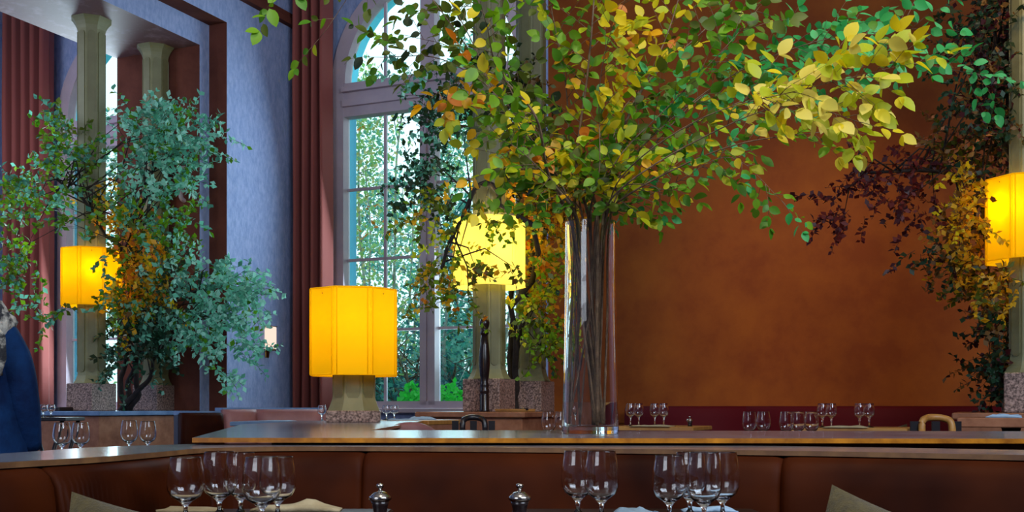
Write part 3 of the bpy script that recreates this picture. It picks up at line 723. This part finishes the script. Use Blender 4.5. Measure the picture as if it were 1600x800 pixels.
GL_ = [('t1', 2), ('g2', 3), ('g1', 3), ('ol', 2), ('t3', 2)]
OL_ = [('oc', 5), ('o1', 1.8), ('y2', 3), ('y1', 2), ('ol', 2), ('br', .8)]  # on the left shrub this gold is lamp light put into leaf colour
DL_ = [('dg', 4), ('dk', 3), ('t3', 2)]
arrangement(7.85, -7.335, 'tall shrub arrangement around the left column, blue-green with lamplight coloured in as gold', [
 (265, 215, 9.6, 60, 42, 60, TL_, 'blue-green leaves'), (205, 200, 9.7, 22, 20, 8, TL_, 'blue-green leaves'), (240, 285, 9.5, 55, 55, 60, TL_, 'blue-green leaves'),
 (120, 250, 9.3, 30, 45, 22, GL_, 'mixed green leaves'), (95, 250, 9.5, 32, 50, 26, GL_, 'mixed green leaves'), (60, 310, 9.4, 35, 40, 26, GL_, 'mixed green leaves'), (70, 400, 9.2, 55, 40, 22, GL_, 'mixed green leaves'),
 (235, 345, 9.6, 50, 40, 42, GL_, 'mixed green leaves'), (120, 330, 9.2, 30, 30, 14, GL_, 'mixed green leaves'), (100, 480, 9.2, 35, 50, 12, GL_, 'mixed green leaves'),
 (215, 410, 9.7, 32, 60, 70, OL_, 'golden and orange leaves'), (170, 345, 9.7, 30, 30, 16, OL_, 'golden and orange leaves'), (222, 480, 9.8, 38, 40, 50, OL_ + GL_, 'golden and orange leaves'),
 (215, 535, 9.8, 42, 50, 75, DL_, 'dark green leaves'), (265, 470, 9.6, 35, 50, 45, DL_ + TL_, 'dark green leaves'),
 (330, 450, 9.4, 55, 40, 60, TL_, 'blue-green leaves'), (300, 510, 9.5, 35, 35, 26, TL_, 'blue-green leaves'), (355, 520, 9.3, 35, 32, 26, TL_, 'blue-green leaves'), (345, 590, 9.3, 10, 30, 7, TL_, 'blue-green leaves'), (375, 440, 9.3, 20, 18, 9, TL_, 'blue-green leaves')],
 [[(205, 590, 10.0), (225, 540, 9.9), (250, 480, 9.8), (320, 450, 9.5)], [(190, 600, 10.1), (210, 500, 10.0), (200, 380, 9.8), (240, 270, 9.6)], [(215, 600, 10.0), (190, 470, 9.8), (150, 340, 9.5), (90, 280, 9.4)],
  [(215, 610, 10.0), (232, 590, 9.9), (240, 560, 9.8), (262, 520, 9.8)]], 5, .062)
GD = [('dg', 3), ('dk', 3), ('t3', 2), ('t1', 1)]
arrangement(7.85, -3.418, 'tall shrub arrangement around the centre column with golden leaves beside its lamp', [
 (705, 180, 8.5, 30, 45, 50, GD, 'dark blue-green leaves'), (690, 285, 8.4, 35, 50, 34, GD, 'dark blue-green leaves'), (660, 300, 8.4, 25, 40, 9, GD, 'dark blue-green leaves'), (640, 130, 8.4, 30, 12, 8, TL_, 'dark blue-green leaves'),
 (800, 190, 8.7, 40, 80, 80, [('dk', 3), ('ol', 3), ('br', 2)], 'olive leaves'), (820, 300, 8.7, 50, 50, 80, OL_, 'golden and orange leaves'),
 (845, 350, 8.6, 35, 60, 80, OL_, 'golden and orange leaves'), (830, 430, 8.4, 32, 60, 50, [('oc', 3), ('g3', 2), ('o1', 2), ('g1', 2)], 'golden and orange leaves'), (840, 510, 8.4, 26, 40, 32, [('g1', 3), ('ol', 2), ('g3', 2), ('dg', 1)], 'olive leaves'),
 (700, 360, 7.8, 45, 45, 22, [('g1', 2), ('ol', 3), ('g3', 2), ('oc', 1)], 'olive leaves'), (700, 440, 7.7, 50, 50, 20, [('g1', 1), ('ol', 4), ('oc', 2), ('o1', .5)], 'olive leaves'), (770, 340, 7.8, 45, 14, 12, YG, 'olive leaves'), (765, 405, 7.6, 38, 26, 5, [('ol', 3), ('br', 1)], 'olive leaves')],
 [[(800, 590, 8.6), (815, 500, 8.6), (830, 420, 8.6), (830, 330, 8.6)], [(798, 560, 8.6), (800, 380, 8.7), (790, 230, 8.7), (700, 190, 8.5)], [(806, 580, 8.5), (775, 300, 8.0), (720, 340, 7.85), (690, 420, 7.75)]], 6, .055)
MRP = [('mr', 4), ('mr2', 4)]
DR = [('dk', 3), ('br', 2), ('mr2', 2), ('dg', 2)]
arrangement(7.85, .256, 'dark shrub arrangement around the right column with maroon and yellow leaves', [
 (1560, 60, 7.0, 55, 70, 120, DR, 'dark leaves'), (1550, 170, 7.0, 50, 60, 80, DR, 'dark leaves'), (1500, 230, 7.1, 40, 35, 22, [('br', 3), ('pk', 1), ('ol', 3)], 'dull olive leaves'), (1580, 230, 7.0, 30, 90, 50, DR, 'dark leaves'),
 (1430, 260, 7.2, 60, 22, 18, MRP, 'maroon leaves'), (1360, 275, 7.2, 55, 22, 15, MRP, 'maroon leaves'), (1440, 315, 7.2, 40, 30, 13, MRP, 'maroon leaves'), (1320, 330, 7.2, 40, 22, 10, MRP, 'maroon leaves'),
 (1555, 320, 6.9, 28, 45, 46, [('y1', 3), ('oc', 3), ('br', 2)], 'yellow leaves'), (1490, 270, 6.9, 22, 12, 3, [('y1', 1), ('py', 1)], 'yellow leaves'), (1530, 390, 6.9, 50, 30, 36, [('oc', 3), ('br', 2), ('dk', 1)], 'yellow leaves'), (1560, 440, 6.9, 45, 35, 44, [('oc', 3), ('ol', 2), ('br', 2)], 'yellow leaves'),
 (1580, 510, 7.0, 28, 50, 44, DR, 'dark leaves'), (1575, 590, 7.0, 30, 42, 40, DR + [('dg', 2)], 'dark leaves'), (1460, 400, 7.0, 40, 20, 8, DR, 'dark leaves')],
 [[(1600, 560, 7.1), (1580, 440, 7.0), (1550, 320, 6.95), (1480, 270, 7.1), (1360, 270, 7.2)], [(1610, 500, 7.1), (1590, 300, 7.0), (1560, 150, 7.0), (1550, 20, 7.0)]], 7, .050)

# ---------------------------------------------------------------- objects on and around the parapets
b = thing('pepper_mill', 'very tall dark turned-wood pepper mill standing in front of the centre column', 'pepper mill', tuple(P(757, 636, 7.93).xy) + (E - .035,))
MB().lathe([(.0001, 0), (.037, 0), (.038, .01), (.034, .02), (.034, .12), (.029, .128), (.034, .14), (.036, .16), (.029, .172), (.034, .19), (.030, .21), (.026, .22), (.033, .26), (.040, .34), (.040, .40), (.033, .48), (.024, .56), (.0001, .56)], 28).build('body', ['millwood'], b)
MB().lathe([(.0001, .56), (.025, .56), (.033, .575), (.026, .59), (.022, .60), (.034, .625), (.037, .65), (.030, .675), (.0001, .685)], 28).build('head', ['millwood'], b)
MB().lathe([(.0001, .685), (.008, .685), (.012, .697), (.0001, .705)], 16).build('knob', ['brass'], b)
tr = thing('serving_tray', 'thin wooden tray lying on the marble wall right of the pepper mill', 'tray', tuple(P(805, 636, 7.9).xy) + (E - .035,), RZ)
MB().box(-.12, .12, -.09, .09, 0, .010, bev=.003).build('tray_board', ['wood'], tr)
MB().box(-.12, .12, -.095, -.088, .009, .022).box(-.12, .12, .088, .095, .009, .022).build('tray_rim', ['wood'], tr)
tag(MB().lathe([(.0001, 0), (.03, 0), (.036, .02), (.03, .028), (.0001, .024)], 20).build('small_bowl', ['black']), 'small black dish at the end of the centre marble wall', 'dish', None, tuple(ST(7.25, -3.06).xy) + (E - .035,))
tag(MB().box(-.16, .16, -.12, .12, 0, .035, bev=.006).build('wooden_tray', ['darkwood']), 'low dark wooden tray on the stone ledge left of the left column', 'tray', None, tuple(ST(7.24, -7.56).xy) + (E - .035,), RZ)

# seats along the rear walls
def bench(pts, z, label, mt, mcap, seams=1, depth=.35, cap=True):
    root = thing('wall_bench', label, 'banquette', (0, 0, 0)); pp = [Vector((p[0], p[1], 0)) for p in pts]; pp = refine(pp, 6); ns = normals(pp)
    L = len(pp)
    for k in range(seams):
        a, b_ = int(k * (L - 1) / seams), int((k + 1) * (L - 1) / seams); sg = pp[a:b_ + 1]; nn = ns[a:b_ + 1]; rs = []
        for i, (p, n) in enumerate(zip(sg, nn)):
            e = min(i, len(sg) - 1 - i); pin = .012 * math.exp(-e)
            rs.append([(p.x + n.x * (q - pin), p.y + n.y * (q - pin), zz) for q, zz in ((-.06, .4), (-.06, z - .03), (-.02, z - .012), (.02, z - .014), (.045, z - .04), (.055, z - .12), (.09, .45), (.09, .4))])
        MB().loft(rs, 0, True).build('back_cushion', [mt], root)
    sweep(pp, ns, [(-.15, 0), (-.06, 0), (-.06, z - .03), (-.15, z - .03)], 0, False).build('back_panel', ['darkwood'], root)
    if cap: sweep(pp, ns, [(-.16, z - .03), (-.012, z - .03), (-.012, z), (-.16, z)], 0, False).build('top_ledge', [mcap], root)
    sweep(pp, ns, [(-.05, 0), (.40, 0), (.45, .3), (.45, .42), (.40, .46), (-.05, .46)], 0, False).build('seat', [mt], root)
    return root
def q2(px, Y): return ((px - 800) / FOC * Y, Y)
rp = [ST(9.50, -3.0).xy, ST(9.50, 3.6).xy]
bench(rp, E + .02, 'dark maroon banquette along the foot of the rust wall', 'maroon', 'maroon', 4, cap=False)
bench([q2(283, 8.2), q2(322, 8.32), q2(346, 8.40)], E - .03, 'shaded dark rust bench back below the brown jamb', 'sofa', 'ledge_blue', 1)  # shaded stretch of the pink bench; shade is put into a dark material
bench([q2(349, 8.45), q2(400, 8.62), q2(508, 8.85)], E - .005, 'pinkish bench with pale ledge below the blue wall', 'pink_bench', 'ledge_blue', 2)

# far tables with their glasses
def ftable(px, Y, w_, d_, py, label, mt='wood', rz=RZ):
    x, y = q2(px, Y); z = E - (py - 636) / FOC * Y; table(x, y, w_, d_, z, label, rz, mt); return z
za = ftable(445, 7.6, .62, .5, 658, 'small table with pale top behind the counter, left of the table lamp', 'ledge_blue', R(-4))
zb = ftable(643, 7.0, .50, .48, 656, 'wooden table with napkins right of the table lamp', 'wood')
zc = ftable(1030, 7.6, .62, .55, 665.5, 'wooden table in front of the maroon bench right of the vase', 'wood')
zd = ftable(1330, 6.9, .70, .5, 667.5, 'wooden table in front of the maroon bench under the distant glass pairs', 'wood')
zj = ftable(1215, 5.5, .62, .4, 697, 'low table behind the counter at centre right', 'darkwood')
zk = ftable(872, 5.6, .34, .4, 697, 'small table behind the counter left of the vase', 'darkwood')
zl = ftable(112, 5.2, .40, .4, 720, 'small table beyond the left ledge under a pair of glasses', 'darkwood')
zm = ftable(218, 5.5, .40, .4, 715, 'small table beyond the left ledge under the right-hand pair of glasses', 'darkwood')
def far(px, Y, z, h, wr, lab, g): wineglass((px - 800) / FOC * Y, Y, z, lab, h, wr, h * .4, g, 20)
GF = 'distant glasses on the tables by the rust wall'
for px, Y, z, lab in ((985, 7.45, zc, 'small distant wine glass nearest the vase on its right'), (998, 7.5, zc, 'small distant wine glass second right of the vase'),
                      (1023, 7.5, zc, 'distant wine glass left of the pair beside the tiny brass-knobbed pot'), (1037, 7.45, zc, 'distant wine glass right of the pair beside the tiny brass-knobbed pot'),
                      (1285, 6.8, zd, 'distant wine glass left of the pair beyond the big tumblers'), (1299, 6.85, zd, 'distant wine glass right of the pair beyond the big tumblers'),
                      (1343, 6.8, zd, 'distant wine glass left of the pair beside the small olive cushion'), (1358, 6.85, zd, 'distant wine glass right of the pair beside the small olive cushion')):
    top = 630; h = E + (636 - top) / FOC * Y - z; far(px, Y, z, h, .034, lab, GF)
GH = 'glasses standing just behind the stone counter'
for px, Y, z, lab in ((1171, 5.45, zj, 'wine glass leftmost behind the counter right of centre'), (1193, 5.5, zj, 'wine glass second from left behind the counter right of centre'),
                      (1229, 5.4, zj, 'wine glass third from left behind the counter right of centre'), (1247, 5.5, zj, 'wine glass fourth from left behind the counter right of centre'), (1268, 5.42, zj, 'wine glass rightmost behind the counter right of centre'),
                      (857, 5.5, zk, 'wine glass left of the pair behind the counter beside the vase'), (878, 5.5, zk, 'wine glass right of the pair behind the counter beside the vase')):
    h = E + (636 - 643) / FOC * Y - z; far(px, Y, z, h, .036, lab, GH)
GI = 'glasses beyond the left ledge'
for px, Y, z, top, lab in ((97, 5.1, zl, 660, 'wine glass beyond the left ledge, leftmost of four'), (126, 5.15, zl, 660, 'wine glass beyond the left ledge, second of four'),
                           (202, 5.4, zm, 657, 'wine glass beyond the left ledge, third of four'), (231, 5.45, zm, 658, 'wine glass beyond the left ledge, rightmost of four')):
    h = E + (636 - top) / FOC * Y - z; far(px, Y, z, h, .042, lab, GI)
for px, Y, z, lab in ((503, 7.5, za, 'small glass between the pink bench and the table lamp'), (604, 6.95, zb, 'small glass on the table just right of the table lamp'), (616, 7.0, zb, 'small glass second right of the table lamp foot')):
    h = E + (636 - 633) / FOC * Y - z; far(px, Y, z, h, .030, lab, 'small glasses near the table lamp')
napkin('napkin', *q2(1020, 7.4), zc, .28, .16, .016, RZ, 'cream napkin under the distant glasses right of the vase', 'linen', 7)
napkin('napkin', *q2(1322, 6.72), zd, .26, .12, .022, RZ, 'cream napkin on the table below the distant glass pairs', 'linen', 8)
napkin('napkin', *q2(660, 7.05), zb, .16, .14, .035, .2, 'pale blue folded napkin on the table below the window', 'linen_blue', 9)
napkin('napkin', *q2(630, 6.86), zb, .20, .13, .012, .1, 'flat pale blue napkin at the front of the table below the window', 'linen_blue', 10)
napkin('napkin', *q2(430, 7.55), za, .24, .2, .012, -.1, 'flat pale blue napkin on the table left of the lamp', 'linen_blue', 12)
salt(1078, 7.45, zc, 'tiny distant lidded pot right of the vase on the table by the rust wall', .85)
o = cushion(0, 0, 0, .30, .10, Euler((R(-10), R(-14), RZ)), 'small olive cushion resting on the maroon bench', 'olive'); o.location = P(1392, 700, 8.05)

# chairs behind the counter
def chair(px, Y, py, label, mt, wd=.44, rz=0.0, seatm=None, arms=True):
    x, y = q2(px, Y); top = E - (py - 636) / FOC * Y; root = thing('chair', label, 'chair', (x, y, 0), rz)
    h = wd / 2
    for sx in (-1, 1):
        MB().tube([(sx * h * .95, -.22, 0), (sx * h * .9, -.2, .44)], [.014, .018], 8).build('leg', [mt], root)
        MB().tube([(sx * h * .95, .22, 0), (sx * h * .9, .20, .45), (sx * h * .92, .235, top - .06)], [.014, .018, .016], 8).build('leg', [mt], root)
    MB().box(-h * .95, h * .95, -.23, .22, .43, .47, bev=.015).build('seat', [seatm or mt], root)
    pts = catmull([(-h * .92, .235, top - .10), (-h * .86, .245, top - .025), (-h * .5, .27, top - .004), (0, .28, top), (h * .5, .27, top - .004), (h * .86, .245, top - .025), (h * .92, .235, top - .10)], 6)
    MB().tube(pts, .018, 8).build('top_rail', [mt], root)
    for k in range(-1, 2): MB().box(k * .11 - .02, k * .11 + .02, .25, .262, .46, top - .02).build('back_slat', [seatm or mt], root)
    return root
chair(1494, 5.3, 653, 'oak chair with rounded top rail behind the counter at right', 'wood', .17, 0, 'black')
chair(747, 6.3, 653, 'black metal chair in front of the centre marble wall', 'black', .15, R(8))
def tubchair(px, Y, py, label, wd, mt):
    x, y = q2(px, Y); top = E - (py - 636) / FOC * Y; root = thing('tub_chair', label, 'chair', (x, y, 0), R(180)); rs = []
    n = 18
    for i in range(n + 1):
        a = math.pi * (.0 + i / n); c, s = math.cos(a), math.sin(a); hh = top - .10 * (1 - s) ; r = wd / 2
        rs.append([(c * (r - .03), -s * (r - .03), .40), (c * r, -s * r, .40), (c * r, -s * r, hh - .02), (c * (r - .012), -s * (r - .012), hh), (c * (r - .035), -s * (r - .035), hh), (c * (r - .045), -s * (r - .045), hh - .02)])
    MB().loft(rs, 0, True).build('backrest', [mt], root)
    MB().lathe([(.0001, .36), (wd / 2 - .05, .36), (wd / 2 - .04, .42), (wd / 2 - .06, .46), (.0001, .47)], 24).build('seat', [mt], root)
    for sx in (-1, 1):
        for sy in (-1, 1): MB().tube([(sx * wd * .3, sy * wd * .3, 0), (sx * wd * .26, sy * wd * .26, .38)], [.012, .016], 8).build('leg', ['darkwood'], root)
tubchair(637, 5.1, 660, 'round-backed terracotta tub chair just behind the counter below the window', .34, 'pink_bench')
table(*q2(1580, 5.75), .52, .5, E - .055, 'thick wooden table with napkin at the right edge of the frame', RZ, 'marble_brown', th=.05)
napkin('napkin', *q2(1568, 5.58), E - .055, .17, .08, .03, RZ, 'white folded napkin on the wooden table at the right edge', 'linen_blue', 13)
# black folding stand at left with glasses
x, y = q2(74, 6.6); zt = E - .062
st = thing('folding_stand', 'black folding tray stand with crossed legs left of the left column', 'tray stand', (x, y, 0), R(0))
MB().box(-.17, .17, -.15, .15, zt - .022, zt, bev=.004).build('tray_top', ['black'], st)
for sy in (-1, 1):
    for sx in (-1, 1): MB().tube([(sx * .14, sy * .12, 0), (-sx * .14, sy * .12, zt - .02)], .012, 8).build('leg', ['black'], st)
for i, px in enumerate((44, 56, 68, 80)):
    far(px, 6.55 + .02 * (i % 2), zt, .078, .024, 'tiny tumbler on the black folding stand, %s from the left' % ('first', 'second', 'third', 'fourth')[i], 'tumblers on the black stand')

# wall sconces
sc = thing('wall_sconce', 'small glowing rectangular sconce on the blue wall', 'wall lamp', ST(9.11, -6.67, E + .5), RZ)
MB().box(0, .012, -.03, .03, 0, .30, bev=.003).build('backplate', ['brass'], sc)
MB().box(.012, .085, -.055, .055, .085, .31, bev=.006).build('lamp_shade', ['sconce'], sc)
MB().box(.0, .09, -.06, .06, .07, .085).box(0, .09, -.06, .06, .31, .318).build('cap', ['brass'], sc)
hd = thing('wall_bar', 'curved pale vertical bar on the brown jamb behind the left foliage', 'wall bar', ST(8.34, -7.06, E + 1.98), RZ)
MB().tube(catmull([(0, 0, 0), (0, -.05, .03), (0, -.06, .15), (0, -.05, .29), (0, 0, .32)], 6), .022, 8).build('bar', ['frame'], hd)

# ---------------------------------------------------------------- person at the left edge, back turned
PX, PY = -2.005, 3.9
pr = thing('person', 'person in navy coat and grey fleecy scarf standing with back turned at the left edge', 'person', (PX, PY, 0), R(10))
sk = [((0, 0, .90), .125), ((0, .0, 1.05), .115), ((0, -.01, 1.2), .13), ((0, 0, 1.32), .10), ((0, .0, 1.40), .048), ((0, .01, 1.46), .05),
      ((.15, 0, 1.31), .055), ((.20, .0, 1.10), .042), ((.21, .08, .90), .032), ((-.15, 0, 1.31), .055), ((-.20, .0, 1.10), .042), ((-.21, .08, .90), .032),
      ((.085, 0, .84), .085), ((.09, .01, .48), .055), ((.09, -.02, .09), .038), ((.095, .10, .035), .03), ((-.085, 0, .84), .085), ((-.09, .01, .48), .055), ((-.09, -.02, .09), .038), ((-.095, .10, .035), .03),
      ((0, .02, 1.54), .075), ((0, .015, 1.60), .07)]
ed = [(0, 1), (1, 2), (2, 3), (3, 4), (4, 5), (5, 20), (20, 21), (3, 6), (6, 7), (7, 8), (3, 9), (9, 10), (10, 11), (0, 12), (12, 13), (13, 14), (14, 15), (0, 16), (16, 17), (17, 18), (18, 19)]
rad = [r_ for _, r_ in sk]; vv = [p for p, _ in sk]
for sx, base in ((1, 8), (-1, 11)):
    hx, hy, hz = vv[base]; c0 = len(vv); vv.append((hx, hy + .02, hz - .07)); rad.append(.026); ed.append((base, c0))
    for k in range(4):
        q = (k - 1.5) * .017; L_ = (.065, .075, .07, .055)[k]; a = len(vv)
        vv.append((hx - sx * .01, hy + .025 + q, hz - .085 - L_ * .5)); vv.append((hx - sx * .02, hy + .03 + q, hz - .085 - L_)); rad += [.009, .008]; ed += [(c0, a), (a, a + 1)]
    a = len(vv); vv.append((hx - sx * .005, hy + .055, hz - .06)); vv.append((hx - sx * .01, hy + .075, hz - .09)); rad += [.011, .009]; ed += [(c0, a), (a, a + 1)]
me = bpy.data.meshes.new('body'); me.from_pydata(vv, ed, []); me.materials.append(M['skin'])
body = bpy.data.objects.new('body', me); C.objects.link(body); body.parent = pr
md = body.modifiers.new('skin', 'SKIN'); sd = body.modifiers.new('sub', 'SUBSURF'); sd.levels = 1; sd.render_levels = 2
for i, r_ in enumerate(rad): me.skin_vertices[0].data[i].radius = (r_, r_)
me.skin_vertices[0].data[0].use_root = True
def ell(cx, cy, z, rx, ry, n=28, wob=0, ph=0): return [(cx + (rx + wob * math.sin(5 * 2 * math.pi * j / n + ph)) * math.cos(2 * math.pi * j / n), cy + (ry + wob * math.sin(6 * 2 * math.pi * j / n + ph)) * math.sin(2 * math.pi * j / n), z) for j in range(n)]
MB().loft([ell(0, 0, .55, .29, .24, wob=.02), ell(0, 0, .80, .265, .21, wob=.012), ell(0, 0, 1.0, .235, .18, wob=.006), ell(0, 0, 1.15, .215, .16), ell(0, 0, 1.27, .205, .15), ell(0, 0, 1.345, .16, .125), ell(0, 0, 1.39, .08, .08)], 0, True).build('coat', ['navy'], pr)
for sx in (-1, 1):
    MB().tube(catmull([(sx * .14, 0, 1.33), (sx * .205, 0, 1.2), (sx * .235, .01, 1.05), (sx * .235, .06, .90)], 5), [.07, .07, .07, .07, .07, .068, .066, .064, .062, .060, .058, .057, .056, .055, .054, .053], 12).build('sleeve', ['navy'], pr)
    MB().lathe([(.0001, 0), (.05, 0), (.05, .05), (.045, .09), (.0001, .09)], 14, (sx * .095, .03, 0)).build('boot', ['black'], pr)
b = MB(); rs = []
for i in range(33):
    a = 2 * math.pi * i / 32; rs.append([])
    for j in range(14):
        q = 2 * math.pi * j / 14; r1 = .062; p = Vector(((.135 + r1 * math.cos(q)) * math.cos(a) * 1.08, (.125 + r1 * math.cos(q)) * math.sin(a), 1.335 + 1.35 * r1 * math.sin(q) - .03 * math.sin(a)))
        if i == 32: p = Vector(rs[0][j])
        else: p += Vector((noise.noise(p * 22), noise.noise(p * 22 + Vector((9, 0, 0))), noise.noise(p * 22 + Vector((0, 9, 0))))) * .028
        rs[-1].append(tuple(p))
b.loft(rs, 0, True, cap=False); b.build('scarf', ['scarf'], pr)
b = MB(); b.loft([ell(.145, -.12, 1.16, .05, .035, 14, .008), ell(.15, -.125, 1.22, .055, .04, 14, .012, 1), ell(.14, -.11, 1.30, .06, .045, 14, .008, 2), ell(.12, -.08, 1.36, .04, .04, 14)], 0, True); b.build('scarf_end', ['scarf'], pr)
b = MB(); rs = []
for z, r_ in ((1.44, .075), (1.48, .095), (1.54, .108), (1.60, .108), (1.65, .09), (1.685, .05), (1.695, .01)): rs.append(ell(0, -.012, z, r_ * .9, r_, 20))
b.loft(rs, 0, True); b.build('hair', ['hair'], pr)
# face, looking away from the camera
for sx in (-1, 1): MB().lathe([(.0001, -.011), (.009, -.006), (.011, 0), (.009, .006), (.0001, .011)], 10, (sx * .032, .092, 1.565)).build('eye', ['frame'], pr)
MB().loft([[(-.012, .085, 1.53), (.012, .085, 1.53), (0, .118, 1.53)], [(-.006, .085, 1.57), (.006, .085, 1.57), (0, .098, 1.57)]]).build('nose', ['skin'], pr)
MB().tube([(-.022, .09, 1.505), (0, .098, 1.503), (.022, .09, 1.505)], .005, 6).build('mouth', ['pink_bench'], pr)

# ---------------------------------------------------------------- garden beyond the windows
g = MB().box(-22, 4, SW + .3, 26, E - .75, E - .65).build('ground', ['lawn']); g.rotation_euler = (0, 0, RZ); struct(g)
def tree(s, t, h, rad_, label, pal, n_l, seed, low=.15, L=.10, bark='birch', stems=3):
    root = thing('garden_tree', label, 'tree', ST(s, t, E - .65), 0, 'trees in the garden'); r = random.Random(seed); wd_ = MB(); lv = MB(); keys = sorted({k for k, _ in pal})
    for k in range(stems):
        a = r.random() * 6.28; w0 = r.uniform(.05, .35); pts = [Vector((math.cos(a) * w0 * (1 + i * .5), math.sin(a) * w0 * (1 + i * .5), h * i / 5)) + Vector((r.uniform(-.06, .06), r.uniform(-.06, .06), 0)) for i in range(6)]
        pts = catmull(pts, 4); wd_.tube(pts, [.035 * (1 - .7 * i / len(pts)) for i in range(len(pts))], 6)
        for _ in range(8):
            p = r.choice(pts[5:]); wd_.tube([p, p + rv(r) * .3 + Vector((0, 0, .2)), p + rv(r) * .7 + Vector((0, 0, .4))], [.012, .008, .003], 4)
    for _ in range(n_l // 6):
        z = h * (low + (1 - low) * r.random() ** .9); u = z / h; rr = rad_ * math.sin(math.pi * min(.96, max(.12, u * .85 + .12))) ; d = rv(r); q = r.random() ** .45
        c = Vector((d.x * rr * q, d.y * rr * q, z + d.z * .2)); c0 = pick(r, pal)
        for k in range(6):
            p = c + rv(r) * .12; put_leaf(lv, LEAFS, p, rv(r), (Vector((0, -.6, .5)) + rv(r) * .8), L * r.uniform(.6, 1.3), keys.index(c0 if r.random() < .7 else pick(r, pal)))
    wd_.build('trunk', [bark], root); lv.build('leaves', keys, root)
GP1 = [('gd1', 4), ('gd2', 3), ('gd3', 3), ('gd5', 1)]; GP2 = [('gd2', 4), ('gd6', 4), ('gd1', 2)]; GP3 = [('gd1', 3), ('gd5', 2), ('gd3', 4), ('o1', .3)]
tree(14.0, -8.4, 5.6, 1.1, 'slender garden tree seen through the left half of the central window', GP3, 5000, 21, L=.075)
tree(15.2, -7.4, 6.2, 1.2, 'pale-stemmed tree seen through the middle of the central window', GP1, 6000, 22, L=.075)
tree(13.6, -6.7, 3.4, .8, 'tree with blue-green leaves seen right of the window post', GP2 + [('gd1', 5)], 3000, 23, L=.08)
tree(16.6, -9.6, 4.6, 1.5, 'broad tree farther back in the garden', GP2 + [('gd1', 5)], 3600, 24, L=.09)
tree(14.5, -13.9, 5.6, 1.4, 'garden tree seen through the far left window', GP1, 2600, 25, L=.08)
for i, (s, t, h, w_, lab) in enumerate(((13.2, -8.0, 1.35, .8, 'low bluish shrub at the foot of the central window, left'), (13.4, -6.9, 1.2, .7, 'low bluish shrub at the foot of the central window, right'), (15.5, -9.3, 1.7, 1.2, 'dense shrub farther back behind the central window'), (15.2, -7.6, 1.9, 1.1, 'dense shrub behind the pale-stemmed tree'))):
    tree(s, t, h, w_, lab, GP2 + [('gd1', 2)], 3600, 40 + i, low=.02, L=.09, bark='bark', stems=5)
for i, (px, Y, lab) in enumerate(((645, 11.9, 'bright green plant at the bottom of the left window sash'), (705, 11.9, 'bright green plant at the bottom of the right window sash'))):
    x, y = q2(px, Y + 1.2); root = thing('garden_plant', lab, 'plant', (x, y, E - .65)); r = random.Random(60 + i); lv = MB()
    for _ in range(420):
        d = rv(r); p = Vector((d.x * .18, d.y * .18, .45 + abs(d.z) * .5 * r.random() ** .6)); put_leaf(lv, LEAFS, p, rv(r) + Vector((0, 0, .5)), Vector((0, -1, .4)) + rv(r) * .5, .09, 0)
    lv.build('leaves', ['gd4'], root); m_ = MB()
    for _ in range(8): m_.tube([(r.uniform(-.05, .05), r.uniform(-.05, .05), 0), (r.uniform(-.14, .14), r.uniform(-.1, .1), .7)], .008, 4)
    m_.build('stem', ['bark'], root)
